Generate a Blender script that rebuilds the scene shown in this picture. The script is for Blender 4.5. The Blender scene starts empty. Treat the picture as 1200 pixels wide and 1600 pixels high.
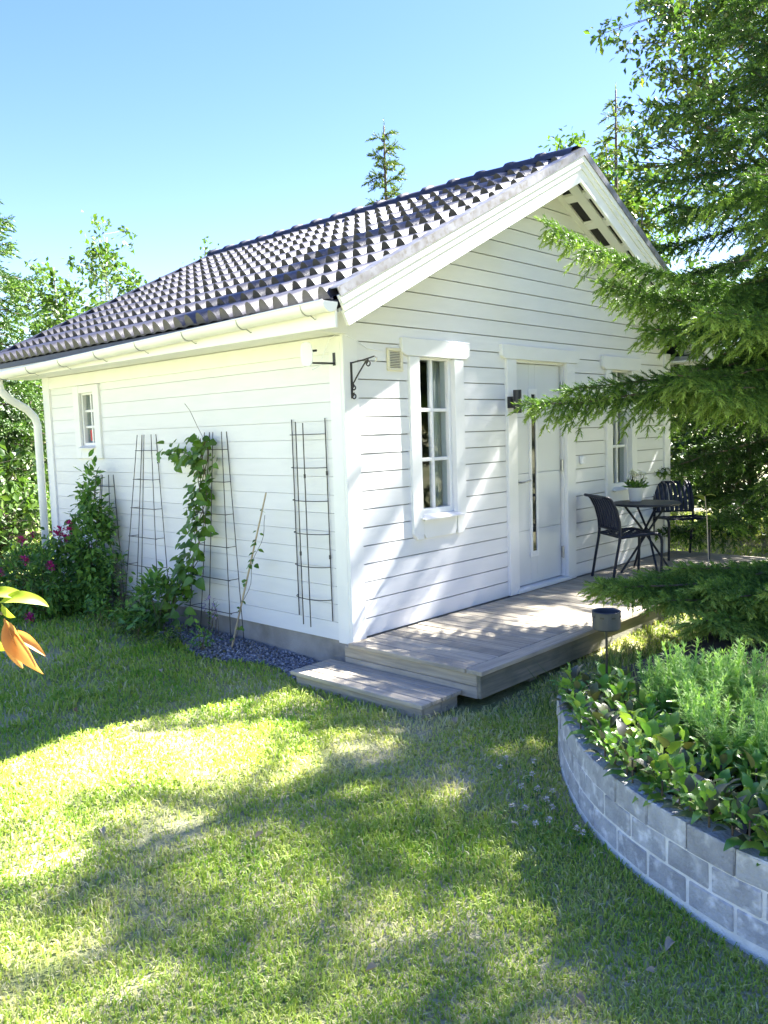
import bpy, bmesh, math, random
import numpy as np
from mathutils import Vector, Matrix
PI = math.pi
S = bpy.context.scene
C = S.collection
RN = np.random.default_rng(7)
random.seed(5)

# ------------------------------------------------------------------ camera
CAM = np.array((-4.1473, -4.2792, 1.5042))
YAW, PITCH, ROLL, FPX = 0.8131, -0.0957, -0.0312, 1298.5
cf = np.array((math.sin(YAW)*math.cos(PITCH), math.cos(YAW)*math.cos(PITCH), math.sin(PITCH)))
cr = np.array((math.cos(YAW), -math.sin(YAW), 0.0)); cu = np.cross(cr, cf)
cr, cu = math.cos(ROLL)*cr + math.sin(ROLL)*cu, -math.sin(ROLL)*cr + math.cos(ROLL)*cu
cam = bpy.data.objects.new('camera', bpy.data.cameras.new('camera')); C.objects.link(cam)
cam.data.sensor_fit = 'VERTICAL'; cam.data.sensor_height = 24.0
cam.data.lens = FPX/1600*24.0; cam.data.clip_start = 0.05; cam.data.clip_end = 2000
cam.matrix_world = Matrix(((cr[0], cu[0], -cf[0], CAM[0]), (cr[1], cu[1], -cf[1], CAM[1]),
                           (cr[2], cu[2], -cf[2], CAM[2]), (0, 0, 0, 1)))
S.camera = cam
# ------------------------------------------------------------------ light
SUN = np.array((0.995, -0.262, 1.0)); SUN = SUN/np.linalg.norm(SUN)
w = bpy.data.worlds.new('World'); S.world = w; w.use_nodes = True
nt = w.node_tree; bg = nt.nodes['Background']
sky = nt.nodes.new('ShaderNodeTexSky'); sky.sky_type = 'NISHITA'; sky.sun_disc = False
sky.sun_elevation = math.asin(SUN[2]); sky.sun_rotation = math.atan2(SUN[0], SUN[1])
sky.air_density = 1.0; sky.dust_density = 0.2; sky.ozone_density = 1.3
gam = nt.nodes.new('ShaderNodeGamma'); gam.inputs[1].default_value = 0.75
hsv = nt.nodes.new('ShaderNodeHueSaturation'); hsv.inputs['Saturation'].default_value = 1.52; hsv.inputs['Hue'].default_value = 0.527
nt.links.new(sky.outputs[0], gam.inputs[0]); nt.links.new(gam.outputs[0], hsv.inputs['Color']); nt.links.new(hsv.outputs[0], bg.inputs[0])
bg.inputs[1].default_value = 0.060
sl = bpy.data.lights.new('sun', 'SUN'); sl.energy = 5.0; sl.angle = math.radians(0.9); sl.color = (1.0, 0.96, 0.89)
so = bpy.data.objects.new('sun', sl); C.objects.link(so); so.location = (6, -3, 14)
so.rotation_euler = Vector(-SUN).to_track_quat('-Z', 'Y').to_euler()
S.view_settings.view_transform = 'Standard'; S.view_settings.look = 'None'
S.view_settings.gamma = 1; S.view_settings.use_curve_mapping = False
S.view_settings.exposure = 3.35

# ------------------------------------------------------------------ helpers
def tag(o, label=None, cat=None, group=None, kind=None):
    if label: o['label'] = label
    if cat: o['category'] = cat
    if group: o['group'] = group
    if kind: o['kind'] = kind
    return o
def empty(name, loc=(0, 0, 0), rz=0.0):
    o = bpy.data.objects.new(name, None); C.objects.link(o); o.location = loc; o.rotation_euler = (0, 0, rz)
    o.empty_display_size = 0.1
    return o
def link(name, me, mat=None, parent=None):
    o = bpy.data.objects.new(name, me); C.objects.link(o)
    if mat and not me.materials: me.materials.append(mat)
    if parent: o.parent = parent
    return o
def copy_tree(o, parent=None):
    c = o.copy(); C.objects.link(c); c.parent = parent
    for ch in list(o.children): copy_tree(ch, c)
    return c
class MB:
    def __init__(s): s.v = []; s.f = []
    def hexa(s, p):
        b = len(s.v); s.v += [tuple(q) for q in p]
        s.f += [tuple(b+i for i in q) for q in ((0,3,2,1),(4,5,6,7),(0,1,5,4),(1,2,6,5),(2,3,7,6),(3,0,4,7))]; return s
    def box(s, x0, x1, y0, y1, z0, z1):
        return s.hexa([(x0,y0,z0),(x1,y0,z0),(x1,y1,z0),(x0,y1,z0),(x0,y0,z1),(x1,y0,z1),(x1,y1,z1),(x0,y1,z1)])
    def prism(s, poly, fn, a, b):
        n = len(poly); k = len(s.v)
        s.v += [fn(u, v, a) for u, v in poly] + [fn(u, v, b) for u, v in poly]
        s.f += [tuple(k+i for i in range(n))[::-1], tuple(k+n+i for i in range(n))]
        s.f += [(k+i, k+(i+1) % n, k+n+(i+1) % n, k+n+i) for i in range(n)]; return s
    def tube(s, pts, r, n=8, close=False, cap=True):
        pts = [Vector(p) for p in pts]; m = len(pts); k = len(s.v)
        rs = r if isinstance(r, (list, tuple)) else [r]*m
        prev = None
        for i, p in enumerate(pts):
            if close: d = pts[(i+1) % m]-pts[i-1]
            else: d = pts[min(i+1, m-1)]-pts[max(i-1, 0)]
            d.normalize()
            if prev is None:
                a = Vector((0, 0, 1)) if abs(d.z) < .9 else Vector((1, 0, 0))
                u = d.cross(a).normalized()
            else:
                u = (prev-d*prev.dot(d)).normalized()
            prev = u; vv = d.cross(u)
            for j in range(n):
                t = 2*PI*j/n; s.v.append(tuple(p+(u*math.cos(t)+vv*math.sin(t))*rs[i]))
        for i in range(m if close else m-1):
            for j in range(n):
                a0 = k+i*n; b0 = k+((i+1) % m)*n
                s.f.append((a0+j, a0+(j+1) % n, b0+(j+1) % n, b0+j))
        if cap and not close:
            s.f.append(tuple(k+j for j in range(n))[::-1]); s.f.append(tuple(k+(m-1)*n+j for j in range(n)))
        return s
    def lathe(s, prof, n=24, c=(0, 0, 0), cap=True):
        k = len(s.v)
        for r, z in prof:
            for j in range(n):
                t = 2*PI*j/n; s.v.append((c[0]+r*math.cos(t), c[1]+r*math.sin(t), c[2]+z))
        for i in range(len(prof)-1):
            for j in range(n):
                s.f.append((k+i*n+j, k+i*n+(j+1) % n, k+(i+1)*n+(j+1) % n, k+(i+1)*n+j))
        if cap:
            s.f.append(tuple(k+j for j in range(n))[::-1]); s.f.append(tuple(k+(len(prof)-1)*n+j for j in range(n)))
        return s
    def mesh(s, name, smooth=False, bevel=0.0):
        me = bpy.data.meshes.new(name); me.from_pydata(s.v, [], s.f)
        bm = bmesh.new(); bm.from_mesh(me)
        if bevel:
            bmesh.ops.bevel(bm, geom=list(bm.edges), offset=bevel, segments=1, affect='EDGES', clamp_overlap=True)
        bmesh.ops.recalc_face_normals(bm, faces=bm.faces)
        bm.to_mesh(me); bm.free()
        if smooth: me.polygons.foreach_set('use_smooth', [True]*len(me.polygons))
        return me
    def build(s, name, mat, parent=None, smooth=False, bevel=0.0):
        return link(name, s.mesh(name, smooth, bevel), mat, parent)
def npmesh(name, V, F, tint=None, smooth=False):
    """V (n,3); F (m,k) constant k"""
    me = bpy.data.meshes.new(name); V = np.ascontiguousarray(V, np.float32); F = np.ascontiguousarray(F, np.int32)
    m, k = F.shape
    me.vertices.add(len(V)); me.vertices.foreach_set('co', V.ravel())
    me.loops.add(m*k); me.loops.foreach_set('vertex_index', F.ravel())
    me.polygons.add(m); me.polygons.foreach_set('loop_start', np.arange(0, m*k, k, dtype=np.int32))
    if smooth: me.polygons.foreach_set('use_smooth', np.ones(m, bool))
    if tint is not None:
        a = me.attributes.new('tint', 'FLOAT', 'POINT'); a.data.foreach_set('value', np.ascontiguousarray(tint, np.float32))
    me.update(calc_edges=True)
    return me
def inst(tv, tf, M, T, tint=None):
    """replicate template verts tv (k,3), faces tf with matrices M (n,3,3) [columns = local axes] and T (n,3)"""
    tv = np.asarray(tv, float); tf = np.asarray(tf, int); n = len(T)
    V = np.einsum('nij,kj->nki', M, tv)+T[:, None, :]
    F = tf[None]+(np.arange(n)*len(tv))[:, None, None]
    tn = None if tint is None else np.repeat(tint, len(tv))
    return V.reshape(-1, 3), F.reshape(-1, tf.shape[1]), tn
def merge(parts):
    V = []; F = []; T = []; k = 0
    for v, f, t in parts:
        V.append(v); F.append(f+k); T.append(np.zeros(len(v)) if t is None else t); k += len(v)
    return np.concatenate(V), np.concatenate(F), np.concatenate(T)
def norm(a): return a/np.maximum(np.linalg.norm(a, axis=-1, keepdims=True), 1e-9)
def frames(D, up=None, roll=None):
    """matrices whose X axis = D; Z ~ up, scaled separately"""
    D = norm(D); n = len(D)
    U = np.tile((0., 0., 1.), (n, 1)) if up is None else norm(up)
    Y = np.cross(U, D); bad = np.linalg.norm(Y, axis=1) < 1e-3; Y[bad] = (0, 1, 0); Y = norm(Y); Z = np.cross(D, Y)
    if roll is not None:
        c, s = np.cos(roll)[:, None], np.sin(roll)[:, None]; Y, Z = c*Y+s*Z, -s*Y+c*Z
    return np.stack([D, Y, Z], 2)
LEAF_V = [(0,0,0),(.3,.2,.05),(.3,-.2,.05),(.65,.19,.03),(.65,-.19,.03),(1,0,-.1),(.35,0,-.02),(.7,0,-.03)]
LEAF_F = [(0,6,1),(0,2,6),(1,6,7),(1,7,3),(2,4,7),(2,7,6),(3,7,5),(7,4,5)]
DIA_V = [(0,0,0),(.5,.28,.06),(1,0,-.05),(.5,-.28,.06)]; DIA_F = [(0,2,1),(0,3,2)]
def needle_template(n=18, w=.035, spread=.26, seed=1):
    r = np.random.default_rng(seed); V = []; F = []
    for i in range(n):
        x = (i+.5)/n*.92; a = i*2.4+r.uniform(-.4, .4); rad = spread*(1.0-.45*x)
        d = np.array((.6*spread+.1, math.cos(a)*rad, math.sin(a)*rad)); t = np.array((0, -math.sin(a), math.cos(a)))*w
        b = np.array((x, 0, 0)); V += [b-t, b+t, b+d]; F.append((3*i, 3*i+1, 3*i+2))
    V += [(0, -.02, 0), (0, .02, 0), (1.08, 0, 0)]; F.append((3*n, 3*n+1, 3*n+2))
    return np.array(V), np.array(F)

# ------------------------------------------------------------------ materials
def mk(name):
    m = bpy.data.materials.new(name); m.use_nodes = True
    t = m.node_tree; return m, t, t.nodes, t.links, t.nodes['Principled BSDF']
def N(nodes, kind, **kw):
    n = nodes.new(kind)
    for k, v in kw.items(): setattr(n, k, v)
    return n
def pm(name, c1, c2=None, scale=4.0, rough=.6, bump=0.0, bscale=60.0, stretch=(1, 1, 1), metal=0.0, rnd=0.0, detail=6, contrast=(.35, .65), spec=.5, dirt=None):
    m, t, n, l, b = mk(name)
    tc = N(n, 'ShaderNodeTexCoord'); mp = N(n, 'ShaderNodeMapping'); mp.inputs['Scale'].default_value = stretch
    oi = N(n, 'ShaderNodeObjectInfo')
    add = N(n, 'ShaderNodeVectorMath', operation='ADD'); sc = N(n, 'ShaderNodeVectorMath', operation='SCALE'); sc.inputs[3].default_value = 37.0
    cb = N(n, 'ShaderNodeCombineXYZ'); l.new(oi.outputs['Random'], cb.inputs[0]); l.new(oi.outputs['Random'], cb.inputs[2]); l.new(cb.outputs[0], sc.inputs[0])
    l.new(tc.outputs['Object'], add.inputs[0]); l.new(sc.outputs[0], add.inputs[1]); l.new(add.outputs[0], mp.inputs[0])
    b.inputs['Roughness'].default_value = rough; b.inputs['Metallic'].default_value = metal; b.inputs['Specular IOR Level'].default_value = spec
    if c2 is None: c2 = tuple(x*.86 for x in c1)
    no = N(n, 'ShaderNodeTexNoise'); no.inputs['Scale'].default_value = scale; no.inputs['Detail'].default_value = detail
    l.new(mp.outputs[0], no.inputs['Vector'])
    rp = N(n, 'ShaderNodeMapRange'); rp.inputs[1].default_value = contrast[0]; rp.inputs[2].default_value = contrast[1]
    l.new(no.outputs[0], rp.inputs[0])
    mx = N(n, 'ShaderNodeMix', data_type='RGBA'); mx.inputs[6].default_value = (*c1, 1); mx.inputs[7].default_value = (*c2, 1)
    l.new(rp.outputs[0], mx.inputs[0]); out = mx.outputs[2]
    if dirt:
        dc, ds, d0, d1 = dirt
        n2 = N(n, 'ShaderNodeTexNoise'); n2.inputs['Scale'].default_value = ds; n2.inputs['Detail'].default_value = 8; l.new(add.outputs[0], n2.inputs['Vector'])
        r2 = N(n, 'ShaderNodeMapRange'); r2.inputs[1].default_value = d0; r2.inputs[2].default_value = d1; l.new(n2.outputs[0], r2.inputs[0])
        m2 = N(n, 'ShaderNodeMix', data_type='RGBA'); l.new(r2.outputs[0], m2.inputs[0]); l.new(out, m2.inputs[6]); m2.inputs[7].default_value = (*dc, 1); out = m2.outputs[2]
    if rnd:
        hs = N(n, 'ShaderNodeHueSaturation'); mr = N(n, 'ShaderNodeMapRange'); mr.inputs[3].default_value = 1-rnd; mr.inputs[4].default_value = 1+rnd
        l.new(oi.outputs['Random'], mr.inputs[0]); l.new(mr.outputs[0], hs.inputs['Value']); l.new(out, hs.inputs['Color']); out = hs.outputs[0]
    l.new(out, b.inputs['Base Color'])
    if bump:
        n3 = N(n, 'ShaderNodeTexNoise'); n3.inputs['Scale'].default_value = bscale; n3.inputs['Detail'].default_value = 5; l.new(mp.outputs[0], n3.inputs['Vector'])
        bp = N(n, 'ShaderNodeBump'); bp.inputs['Strength'].default_value = bump; bp.inputs['Distance'].default_value = .01
        l.new(n3.outputs[0], bp.inputs['Height']); l.new(bp.outputs[0], b.inputs['Normal'])
    return m
def leafmat(name, cols, trans=.35, src='tint', rough=.5, gloss=.12, tcol=1.25):
    m, t, n, l, b = mk(name); n.remove(b); out = n['Material Output']
    if src == 'tint':
        a = N(n, 'ShaderNodeAttribute'); a.attribute_name = 'tint'; fac = a.outputs['Fac']
    else:
        a = N(n, 'ShaderNodeObjectInfo'); fac = a.outputs['Random']
    r = N(n, 'ShaderNodeValToRGB'); e = r.color_ramp.elements
    while len(e) < len(cols): e.new(.5)
    for i, c in enumerate(cols): e[i].position = i/(len(cols)-1); e[i].color = (*c, 1)
    l.new(fac, r.inputs[0])
    d = N(n, 'ShaderNodeBsdfDiffuse'); tr = N(n, 'ShaderNodeBsdfTranslucent'); g = N(n, 'ShaderNodeBsdfGlossy'); g.inputs['Roughness'].default_value = rough
    l.new(r.outputs[0], d.inputs[0])
    h = N(n, 'ShaderNodeMix', data_type='RGBA', blend_type='MULTIPLY'); h.inputs[0].default_value = 1; l.new(r.outputs[0], h.inputs[6]); h.inputs[7].default_value = (tcol*1.05, tcol*1.1, tcol*.55, 1)
    l.new(h.outputs[2], tr.inputs[0])
    m1 = N(n, 'ShaderNodeMixShader'); m1.inputs[0].default_value = trans; l.new(d.outputs[0], m1.inputs[1]); l.new(tr.outputs[0], m1.inputs[2])
    fr = N(n, 'ShaderNodeLayerWeight'); fr.inputs[0].default_value = .25
    mu = N(n, 'ShaderNodeMath', operation='MULTIPLY'); mu.inputs[1].default_value = gloss*2; l.new(fr.outputs['Facing'], mu.inputs[0])
    m2 = N(n, 'ShaderNodeMixShader'); l.new(mu.outputs[0], m2.inputs[0]); l.new(m1.outputs[0], m2.inputs[1]); l.new(g.outputs[0], m2.inputs[2])
    l.new(m2.outputs[0], out.inputs[0]); return m
M = {}
M['white'] = pm('white_paint', (.72,.725,.735), (.69,.695,.705), 3, .5, .08, 90, (1,1,6), rnd=.035, dirt=((.70,.70,.66), 1.6, .62, .85))
M['trim'] = pm('white_trim', (.75,.755,.755), (.72,.725,.72), 5, .45, .06, 60, rnd=.015)
M['gutter'] = pm('gutter_white', (.78,.79,.78), (.72,.73,.71), 3, .32, rnd=.02)
M['doorw'] = pm('door_paint', (.62,.64,.66), (.60,.62,.64), 2, .38)
M['tile'] = pm('roof_tile', (.024,.023,.034), (.016,.016,.025), 9, .50, .2, 120, rnd=.16, spec=.45, dirt=((.036,.034,.038), 14, .55, .8))
_b = M['tile'].node_tree.nodes['Principled BSDF']; _b.inputs['Coat Weight'].default_value = .3; _b.inputs['Coat Roughness'].default_value = .42; _b.inputs['Coat IOR'].default_value = 1.6; _b.inputs['IOR'].default_value = 1.55
M['ridge'] = pm('ridge_tile', (.030,.035,.065), (.022,.026,.048), 8, .45, .15, 100, rnd=.12, spec=.35)
M['flash'] = pm('zinc_flashing', (.19,.20,.23), (.12,.12,.13), 10, .5, .05, 30, metal=.5, dirt=((.08,.075,.06), 22, .5, .72))
M['under'] = pm('roof_underlay', (.02,.02,.024), (.015,.015,.02), 5, .8)
M['black'] = pm('black_metal', (.012,.013,.016), (.02,.02,.024), 12, .42)
M['navy'] = pm('dark_strap', (.009,.014,.036), (.012,.018,.042), 40, .5, .2, 200, spec=.35)
M['navyf'] = pm('dark_frame', (.008,.011,.024), (.011,.014,.028), 20, .45, spec=.35)
M['steel'] = pm('steel', (.45,.46,.48), (.35,.36,.38), 20, .3, metal=.9)
M['conc'] = pm('plinth_concrete', (.34,.32,.29), (.25,.235,.21), 5, .9, .5, 90, dirt=((.14,.13,.1), 3, .55, .8))
M['block'] = pm('concrete_block', (.44,.45,.465), (.29,.30,.32), 9, .92, 1.0, 80, rnd=.16, dirt=((.64,.65,.665), 16, .52, .68))
M['mortar'] = pm('mortar', (.78,.78,.77), (.64,.64,.62), 14, .95, .6, 120)
M['deck'] = pm('deck_wood', (.43,.375,.285), (.29,.26,.205), 3.2, .75, .35, 26, (16,1,16), rnd=.16, dirt=((.20,.19,.165), 2.6, .55, .8))
M['deckx'] = pm('deck_wood_x', (.41,.36,.275), (.28,.25,.20), 3.2, .75, .35, 26, (1,16,16), rnd=.16, dirt=((.20,.19,.165), 2.6, .55, .8))
M['fascia'] = pm('weathered_fascia', (.27,.25,.19), (.17,.165,.13), 3, .85, .35, 24, (1,14,14), rnd=.12, dirt=((.08,.09,.07), 2.5, .5, .8))
M['soil'] = pm('soil', (.06,.045,.03), (.035,.026,.018), 20, .95, .9, 60)
M['inter'] = pm('interior_wall', (.42,.38,.32), (.38,.34,.28), 3, .7)
M['core'] = pm('sheathing', (.34,.34,.33), (.3,.3,.29), 4, .8)
M['curtain'] = leafmat('curtain_cloth', [(.78,.78,.74),(.72,.72,.69)], .35, src='obj', gloss=0, tcol=1.0)
M['cream'] = pm('cream_plastic', (.72,.68,.52), (.66,.61,.45), 8, .45)
M['plast'] = pm('white_plastic', (.80,.82,.84), (.77,.79,.82), 6, .35)
M['bark'] = pm('bark', (.12,.095,.07), (.06,.05,.038), 14, .9, .8, 40, (3,3,1))
M['twig'] = pm('twig', (.13,.10,.065), (.08,.06,.04), 20, .85)
M['cane'] = pm('bamboo_cane', (.42,.35,.24), (.33,.27,.18), 20, .6)
M['red'] = pm('red_sticker', (.55,.03,.03), (.5,.025,.03), 10, .4)
M['birchbark'] = pm('birch_bark', (.55,.53,.48), (.16,.14,.12), 9, .8, .3, 40, (1,1,3), contrast=(.5,.62))
# glass
gm, t_, n_, l_, b_ = mk('window_glass'); n_.remove(b_)
tr_ = N(n_, 'ShaderNodeBsdfTransparent'); tr_.inputs[0].default_value = (.86,.9,.9,1); gl_ = N(n_, 'ShaderNodeBsdfGlossy'); gl_.inputs['Roughness'].default_value = .02
fr_ = N(n_, 'ShaderNodeFresnel'); fr_.inputs[0].default_value = 1.55; ms_ = N(n_, 'ShaderNodeMixShader')
ge_ = N(n_, 'ShaderNodeNewGeometry'); sb_ = N(n_, 'ShaderNodeMath', operation='SUBTRACT'); sb_.inputs[0].default_value = 1.0; l_.new(ge_.outputs['Backfacing'], sb_.inputs[1])
mu_ = N(n_, 'ShaderNodeMath', operation='MULTIPLY'); l_.new(fr_.outputs[0], mu_.inputs[0]); l_.new(sb_.outputs[0], mu_.inputs[1])
l_.new(mu_.outputs[0], ms_.inputs[0]); l_.new(tr_.outputs[0], ms_.inputs[1]); l_.new(gl_.outputs[0], ms_.inputs[2]); l_.new(ms_.outputs[0], n_['Material Output'].inputs[0])
M['glass'] = gm
M['dglass'] = pm('door_glass', (.012,.014,.017), (.016,.018,.02), 4, .06)
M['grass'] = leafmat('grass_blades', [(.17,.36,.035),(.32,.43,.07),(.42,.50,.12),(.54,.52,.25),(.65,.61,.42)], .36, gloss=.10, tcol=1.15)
M['tallgrass'] = leafmat('tall_grass', [(.07,.14,.03),(.14,.22,.05),(.24,.30,.08),(.48,.46,.26)], .35, gloss=.06)
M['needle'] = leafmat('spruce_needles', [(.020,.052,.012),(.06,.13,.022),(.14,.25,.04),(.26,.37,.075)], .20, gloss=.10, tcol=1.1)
M['needlefar'] = leafmat('young_spruce_needles', [(.05,.09,.02),(.11,.16,.03),(.2,.24,.05)], .3, gloss=.05)
M['oak'] = leafmat('oak_leaves', [(.022,.055,.015),(.042,.095,.022),(.09,.15,.03),(.17,.22,.045)], .32, gloss=.14, rough=.4)
M['light'] = leafmat('light_leaves', [(.035,.075,.016),(.07,.135,.025),(.13,.20,.04)], .34, gloss=.08)
M['dark'] = leafmat('dark_hedge_leaves', [(.012,.032,.009),(.025,.06,.014),(.05,.1,.02),(.09,.15,.03)], .25, gloss=.12)
M['hop'] = leafmat('vine_leaves', [(.05,.12,.016),(.09,.19,.025),(.14,.25,.04)], .35, src='obj', gloss=.12)
M['shrub'] = leafmat('shrub_leaves', [(.045,.12,.024),(.10,.23,.04),(.18,.33,.06)], .32, gloss=.12)
M['bedleaf'] = leafmat('bed_leaves', [(.09,.22,.035),(.16,.33,.05),(.24,.40,.06),(.30,.41,.07)], .35, src='obj', gloss=.16, rough=.35)
M['purple'] = leafmat('purple_leaves', [(.06,.055,.065),(.10,.11,.05),(.16,.17,.06)], .18, src='obj', gloss=.18, rough=.35)
M['feather'] = leafmat('feathery_leaves', [(.15,.30,.07),(.26,.45,.11),(.40,.58,.18)], .42, gloss=.08)
M['magenta'] = leafmat('magenta_petals', [(.30,.012,.11),(.42,.03,.19),(.5,.06,.26)], .3, gloss=.05, tcol=1.0)
M['lilac'] = leafmat('lilac_petals', [(.35,.28,.55),(.42,.35,.6)], .3, gloss=.03, tcol=1.0)
M['petal'] = leafmat('white_petals', [(.72,.74,.7),(.8,.8,.78)], .3, gloss=.03, tcol=1.0)
M['clover'] = leafmat('clover_petals', [(.62,.52,.5),(.75,.72,.68)], .2, gloss=.03, tcol=1.0)
M['orange'] = leafmat('orange_leaf', [(.42,.19,.07),(.5,.26,.12)], .4, src='obj', gloss=.08, tcol=1.0)
M['yleaf'] = leafmat('yellow_green_leaf', [(.22,.30,.03),(.32,.36,.05)], .45, src='obj', gloss=.12, tcol=1.1)
M['dry'] = leafmat('dry_leaf', [(.36,.29,.19),(.26,.15,.07),(.40,.35,.26)], .2, src='obj', gloss=.08, tcol=1.0)
# ground material
m, t, n, l, b = mk('lawn_soil'); b.inputs['Roughness'].default_value = .95
tc = N(n, 'ShaderNodeTexCoord'); no = N(n, 'ShaderNodeTexNoise'); no.inputs['Scale'].default_value = 1.3; no.inputs['Detail'].default_value = 9; l.new(tc.outputs['Object'], no.inputs['Vector'])
rr = N(n, 'ShaderNodeValToRGB'); e = rr.color_ramp.elements; e[0].position = .35; e[0].color = (.16,.20,.05,1); e[1].position = .7; e[1].color = (.42,.38,.25,1); l.new(no.outputs[0], rr.inputs[0])
no2 = N(n, 'ShaderNodeTexNoise'); no2.inputs['Scale'].default_value = 70; no2.inputs['Detail'].default_value = 4; l.new(tc.outputs['Object'], no2.inputs['Vector'])
mx = N(n, 'ShaderNodeMix', data_type='RGBA', blend_type='OVERLAY'); mx.inputs[0].default_value = .6; l.new(rr.outputs[0], mx.inputs[6]); l.new(no2.outputs[0], mx.inputs[7]); l.new(mx.outputs[2], b.inputs['Base Color'])
bp = N(n, 'ShaderNodeBump'); bp.inputs['Strength'].default_value = .8; bp.inputs['Distance'].default_value = .02; l.new(no2.outputs[0], bp.inputs['Height']); l.new(bp.outputs[0], b.inputs['Normal'])
M['lawn'] = m
M['gravel'] = leafmat('gravel_stone', [(.10,.105,.12),(.20,.205,.22),(.36,.365,.38)], 0.0, gloss=.05)

# ------------------------------------------------------------------ ground
def sstep(a, b, x):
    t = np.clip((np.asarray(x, float)-a)/(b-a), 0, 1); return t*t*(3-2*t)
def ground(x, y):
    x = np.asarray(x, float); y = np.asarray(y, float)
    z = -.255+.075*sstep(-.1, 2.2, x)*sstep(-2.6, -1.0, y)+.075*sstep(.1, 2.2, y)*sstep(-2.2, -.4, x)
    z += .012*np.sin(1.7*x+.6)*np.sin(1.3*y+.4)+.006*np.sin(4.1*x+2*y)
    return z
gx = np.concatenate([-np.geomspace(600, 9, 14), np.arange(-8.6, 13, .2), np.geomspace(13.4, 600, 14)])
gy = np.concatenate([-np.geomspace(600, 8, 14), np.arange(-7.6, 14, .2), np.geomspace(14.4, 600, 14)])
X, Y = np.meshgrid(gx, gy); Z = ground(X, Y); nx, ny = len(gx), len(gy)
i, j = np.meshgrid(np.arange(nx-1), np.arange(ny-1)); a = (j*nx+i).ravel()
o = link('lawn', npmesh('lawn', np.stack([X, Y, Z], 2).reshape(-1, 3), np.stack([a, a+1, a+nx+1, a+nx], 1), smooth=True), M['lawn'])
tag(o, kind='structure')

# bed outline: the outer line of the block wall, from behind the torch to past the right of the view
WALLP = np.array([(-.30,-1.93),(-.42,-1.975),(-.55,-2.06),(-.78,-2.25),(-.97,-2.43),(-1.10,-2.58),(-1.20,-2.73),(-1.285,-2.88),(-1.36,-3.05),(-1.42,-3.2),(-1.465,-3.35),(-1.50,-3.55),(-1.51,-3.8),(-1.47,-4.1),(-1.38,-4.4)])
def resample(P, ds):
    d = np.r_[0, np.cumsum(np.linalg.norm(np.diff(P, axis=0), axis=1))]
    tt = np.arange(0, d[-1], ds); return np.stack([np.interp(tt, d, P[:, k]) for k in range(2)], 1), tt
WF, _ = resample(WALLP, .02)
for _ in range(12): WF[1:-1] = .25*WF[:-2]+.5*WF[1:-1]+.25*WF[2:]
WT = norm(np.gradient(WF, axis=0)); WN = np.stack([-WT[:, 1], WT[:, 0]], 1)  # WN: check points inward (+x)
if WN[len(WN)//2][0] < 0: WN = -WN
BEDP = np.concatenate([WF, [(-1.2, -5.2), (3.6, -5.2), (3.6, -2.1), (1.2, -1.95), (.1, -1.88)]])
def inpoly(x, y, P):
    c = np.zeros(len(x), bool); n = len(P)
    for i in range(n):
        x1, y1 = P[i]; x2, y2 = P[(i+1) % n]
        hit = ((y1 > y) != (y2 > y)); xi = (x2-x1)*(y-y1)/(y2-y1+1e-12)+x1
        c ^= hit & (x < xi)
    return c
def gravel_edge(y): return -.40+.10*np.sin(3.1*y+.5)-.05*np.sin(7*y)
def lawn_ok(x, y):
    bad = (x > -.03) & (x < 5.25) & (y > -.02) & (y < 4.7)
    bad |= (x > -.09) & (x < 5.33) & (y > -1.2) & (y < .02)
    bad |= (x > -.44) & (x < -.05) & (y > -1.05) & (y < .15)
    bad |= inpoly(x, y, BEDP)
    bad |= (x < 0) & (x > gravel_edge(y)) & (y > .1) & (y < 2.75)
    return ~bad
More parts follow.
